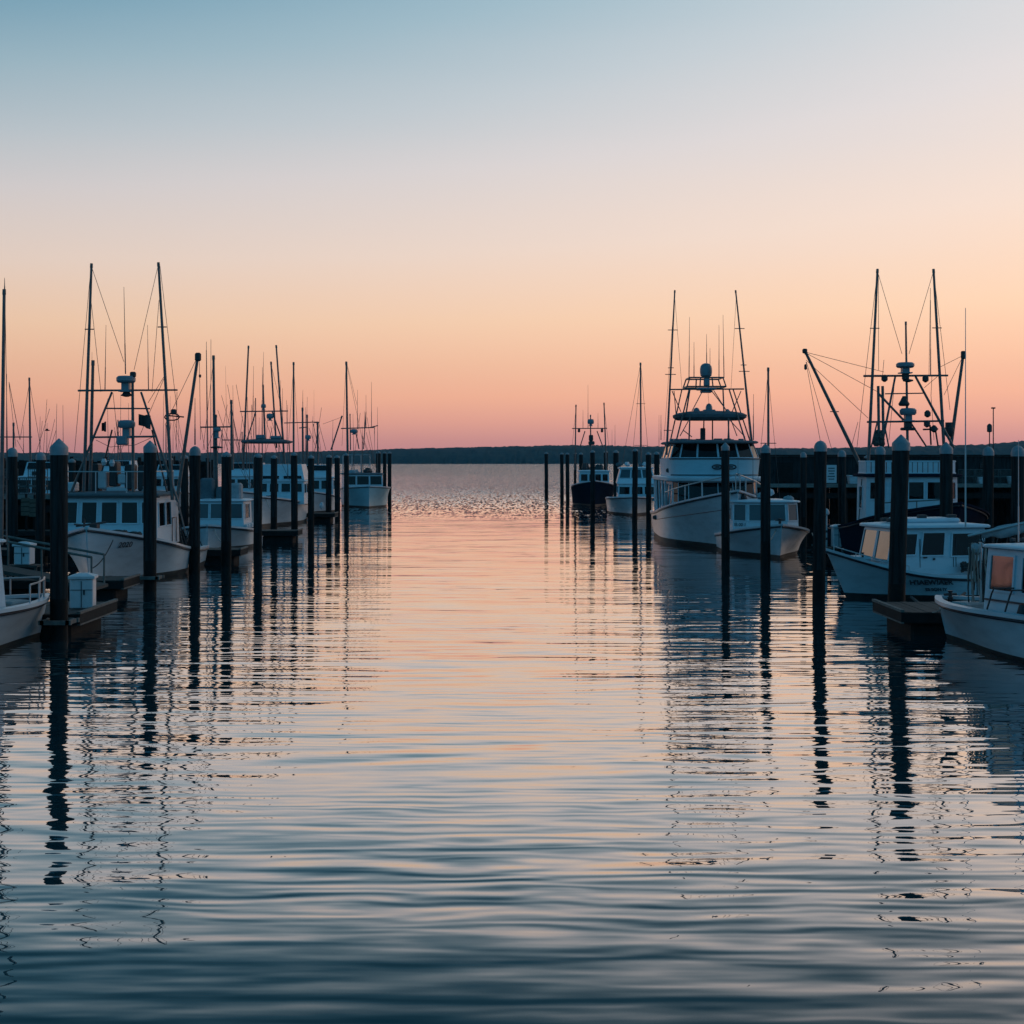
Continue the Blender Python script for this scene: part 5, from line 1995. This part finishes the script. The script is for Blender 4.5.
def traps(px, D, z, cols, rows, label, seed):
    rnd = random.Random(seed)
    for i in range(cols):
        for j in range(rows):
            if j == rows - 1 and rnd.random() < .35:
                continue
            tw, th = .62, .38
            r = empty('lobster_trap', (ax(px, D) + i * (tw + .05), D + rnd.uniform(-.06, .06), z + j * (th + .01)), rnd.uniform(-.04, .04))
            lab = label % ('bottom' if j == 0 else ('top' if j == rows - 1 else 'middle'), ('first', 'second', 'third', 'fourth', 'fifth', 'sixth')[i])
            tag(r, lab, 'lobster trap', 'stacked lobster traps on the wharves')
            mb = MB()
            for sx in (-1, 1):
                for sy in (-1, 1):
                    mb.box((sx * (tw / 2 - .015), sy * .4, th / 2), (.03, .03, th - .062))
            for z_ in (.015, th - .015):
                for sy in (-1, 1):
                    mb.box((0, sy * .4, z_), (tw, .03, .03))
                for sx in (-1, 1):
                    mb.box((sx * (tw / 2 - .015), 0, z_), (.03, .768, .03))
            mb.build('frame', 'trap_wire', r, smooth=False)
            mb = MB()
            for k in range(1, 6):
                x = -tw / 2 + tw * k / 6
                mb.box((x, -.4, th / 2), (.012, .01, th - .06))
                mb.box((0, -.395, th * k / 6), (tw - .06, .01, .012))
            mb.build('mesh_panel', 'net', r, smooth=False)
            mb = MB()
            mb.box((0, .1, th * .45), (tw * .8, .4, th * .5))
            mb.build('inner_net', 'net', r, smooth=False)


ZL = az_(495, 62)
traps(8, 62.8, ZL, 3, 3, '%s trap of the %s stack on the left background wharf', 2)
traps(885, 75.0, ZR, 3, 2, '%s trap of the %s stack behind the trawler pilothouse', 5)
traps(966, 75.6, ZR, 6, 2, '%s trap of the %s stack near the right edge', 7)

# brown crates under the left wharf edge
for k, (px_, py_) in enumerate(((25.5, 506), (34, 507))):
    D = 60.5
    c = at(px_, py_, D)
    r = empty('timber_fender', (c.x, D, c.z))
    tag(r, ('brown plank fender panel hung under the wharf edge at far left', 'brown plank fender panel next to the capped piling at far left')[k], 'fender')
    mb = MB()
    for q in range(4):
        mb.box((0, 0, -.33 + q * .2), (.36, .1, .17))
    mb.build('planks', 'brown_board', r, smooth=False)
    mb = MB()
    mb.box((0, .09, 0.05), (.08, .08, .95))
    mb.build('post', 'wharf_wood', r, smooth=False)
    # held by posts down to the water
    mb = MB()
    mb.tube((0, .12, -c.z - .5), (0, .12, -.42), .06)
    mb.build('post', 'wharf_wood', r)


# lamp posts on the wharf
def lamp_post(px, ytop, D, z, label, head):
    c = at(px, ytop, D)
    r = empty('lamp_post', (c.x, D, z))
    tag(r, label, 'lamp post')
    h = c.z - z
    mb = MB()
    mb.tube((0, 0, 0), (0, 0, h), .035, .028, 8)
    mb.build('pole', 'lamp_body', r)
    mb = MB()
    if head == 'lantern':
        mb.lathe((0, 0, h - .45), [(.06, 0), (.14, .04), (.14, .35), (.1, .42), (.03, .47)], 10)
    else:
        mb.box((0, 0, h), (.22, .12, .08), bevel=.02)
    mb.build('lamp_head', 'lamp_body', r)


lamp_post(989.5, 424, 76, ZR, 'thick-headed lamp post on the right wharf', 'lantern')
lamp_post(993.3, 408, 76, ZR, 'taller thin lamp post with small head on the right wharf', 'box')


# power pedestal with white bands on the dock behind the free-standing piling
def pedestal(px, D, z, label):
    r = empty('dock_light', (ax(px, D), D, z))
    tag(r, label, 'dock light')
    mb = MB()
    mb.tube((0, 0, 0), (0, 0, 1.1), .05, .05, 10)
    mb.build('post', 'plastic_white', r)
    mb = MB()
    mb.lathe((0, 0, 1.1), [(.05, 0), (.11, .03), (.12, .12), (.08, .2), (.02, .23)], 12)
    mb.build('lamp_head', 'plastic_white', r)
    mb = MB()
    for k in range(2):
        mb.lathe((0, 0, .25 + .25 * k), [(.052, 0), (.06, .01), (.06, .07), (.052, .08)], 10)
    mb.build('band', 'dark_gear', r)


pedestal(826, 48.4, 0.46, 'round-headed white dock light left of the pale dock box')


# a gull over the left wharf
def gull():
    c = at(47, 430.3, 60)
    r = empty('gull', c, R(20))
    r.scale = (0.5, 0.5, 0.5)
    tag(r, 'small dark gull in the sky right of the left mast', 'bird')
    mb = MB()
    rings = []
    for f, rr in ((-.22, .008), (-.14, .04), (0, .065), (.12, .05), (.2, .035), (.26, .01)):
        rings.append([(f, rr * math.cos(a), rr * math.sin(a) * .9) for a in [2 * math.pi * i / 8 for i in range(8)]])
    mb.loft(rings)
    for s in (-1, 1):
        prof = [(0.03, .10, .0), (.28, .09, .12), (.52, .02, .06)]
        q = []
        for (y, cw, z) in prof:
            q += [(cw, s * y, z), (-cw, s * y, z), (-cw, s * y, z + .012), (cw, s * y, z + .012)]
        for k in range(2):
            a = 4 * k
            idx = [(a, a + 1, a + 5, a + 4), (a + 1, a + 2, a + 6, a + 5), (a + 2, a + 3, a + 7, a + 6), (a + 3, a, a + 4, a + 7)]
            mb.add(q, idx)
    mb.build('body', 'feather', r)


gull()


def more_rigging():
    """whips and slack lines of the boats that lie deeper in the left row"""
    rnd = random.Random(44)
    roots = [o for o in bpy.data.objects if o.type == 'EMPTY' and o.get('category') in ('fishing boat', 'motor boat', 'lobster boat', 'sport boat') and o.location.x < -9 and o.location.y > 50]
    for o in roots:
        sc_ = o.location.y / 90
        for k in range(4):
            x, y = rnd.uniform(-.95, 1.0), rnd.uniform(3, 4.8)
            mb = MB()
            mb.tube((x, y, rnd.uniform(2.2, 2.5)), (x + rnd.uniform(-.12, .12), y, rnd.uniform(5.4, 8.6)), 0.022 * sc_ + .006, 0.009, 6)
            mb.build('antenna', 'spar', o)
        for k in range(5):
            x, y = rnd.uniform(-.5, .5), rnd.uniform(3, 5)
            mb = MB()
            p, q = Vector((x, y, rnd.uniform(5.2, 7.2))), Vector((rnd.choice((-1, 1)) * rnd.uniform(.6, 1.15), y + rnd.uniform(-1.0, 1.0), 2.3))
            pts = []
            for i in range(7):
                f = i / 6
                c = p + (q - p) * f
                c.z -= .25 * 4 * f * (1 - f)
                pts.append(c)
            mb.path(pts, 0.010 * sc_ + .003, 5)
            mb.build('stay', 'wire', o)


more_rigging()


def breakwater():
    D = 120.0
    x0, x1 = ax(-40, D), ax(214, D)
    zt = az_(457.5, D)
    r = empty('timber_breakwater', ((x0 + x1) / 2, D, 0))
    tag(r, 'long dark timber breakwater wall behind the boats on the left', 'breakwater')
    rnd = random.Random(15)
    mb = MB()
    x = -(x1 - x0) / 2
    while x < (x1 - x0) / 2:
        wv = rnd.uniform(.3, .45)
        h = zt - .25 + rnd.uniform(-.12, .1)
        mb.box((x + wv / 2, rnd.uniform(-.04, .04), h / 2 - .5), (wv - .02, .14, h + 1))
        x += wv
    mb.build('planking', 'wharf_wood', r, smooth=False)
    mb = MB()
    for z in (zt - .55, zt - 1.9):
        mb.box((0, -.16, z), (x1 - x0, .12, .22))
    mb.build('waling', 'wharf_wood', r, smooth=False)
    x = -(x1 - x0) / 2 + 1
    while x < (x1 - x0) / 2:
        mb = MB()
        mb.tube((x, -.4, -1), (x, -.4, zt + rnd.uniform(-.1, .12)), .17, .15, 10)
        mb.build('post', 'wharf_wood', r)
        x += 2.9


breakwater()


def split_islands(o):
    """every loose piece of a part becomes a part of its own with the same name"""
    me = o.data
    n = len(me.vertices)
    par = list(range(n))

    def find(a):
        while par[a] != a:
            par[a] = par[par[a]]
            a = par[a]
        return a
    for e in me.edges:
        a, b_ = find(e.vertices[0]), find(e.vertices[1])
        if a != b_:
            par[a] = b_
    groups = {}
    for p in me.polygons:
        groups.setdefault(find(p.vertices[0]), []).append(p)
    if len(groups) < 2:
        return
    base = o.name.split('.')[0]
    for polys in groups.values():
        mb = MB()
        idx = {}
        for p in polys:
            fc = []
            for v in p.vertices:
                if v not in idx:
                    idx[v] = len(mb.v)
                    mb.v.append(tuple(me.vertices[v].co))
                fc.append(idx[v])
            mb.f.append(fc)
            mb.m.append(p.material_index)
        mb.build(base, [m.name for m in me.materials], o.parent)
    bpy.data.objects.remove(o)


SPLIT = {'float', 'light_cluster', 'door_seam', 'floodlight', 'roof_light', 'bridge_post', 'hardtop_gear', 'fish_crate', 'fender', 'mast_gear', 'block',
         'canopy_gear', 'side_beam', 'band', 'door_handle', 'cleat_pair', 'waling', 'grab_rail', 'trim_strip'}
for o in list(bpy.data.objects):
    if o.type == 'MESH' and o.name.split('.')[0] in SPLIT and o.parent:
        split_islands(o)


def haze():
    mb = MB()
    mb.box((0, 1380, 99), (7000, 2960, 202))
    o = mb.build('haze', [], smooth=False)
    m = bpy.data.materials.new('haze')
    m.use_nodes = True
    t = m.node_tree
    t.nodes.clear()
    v = N(t, 'ShaderNodeVolumePrincipled')
    v.inputs['Color'].default_value = (0.26, 0.68, 0.95, 1)
    v.inputs['Density'].default_value = 6.5e-5
    ou = N(t, 'ShaderNodeOutputMaterial')
    t.links.new(v.outputs[0], ou.inputs['Volume'])
    o.data.materials.append(m)
    o['kind'] = 'stuff'


haze()
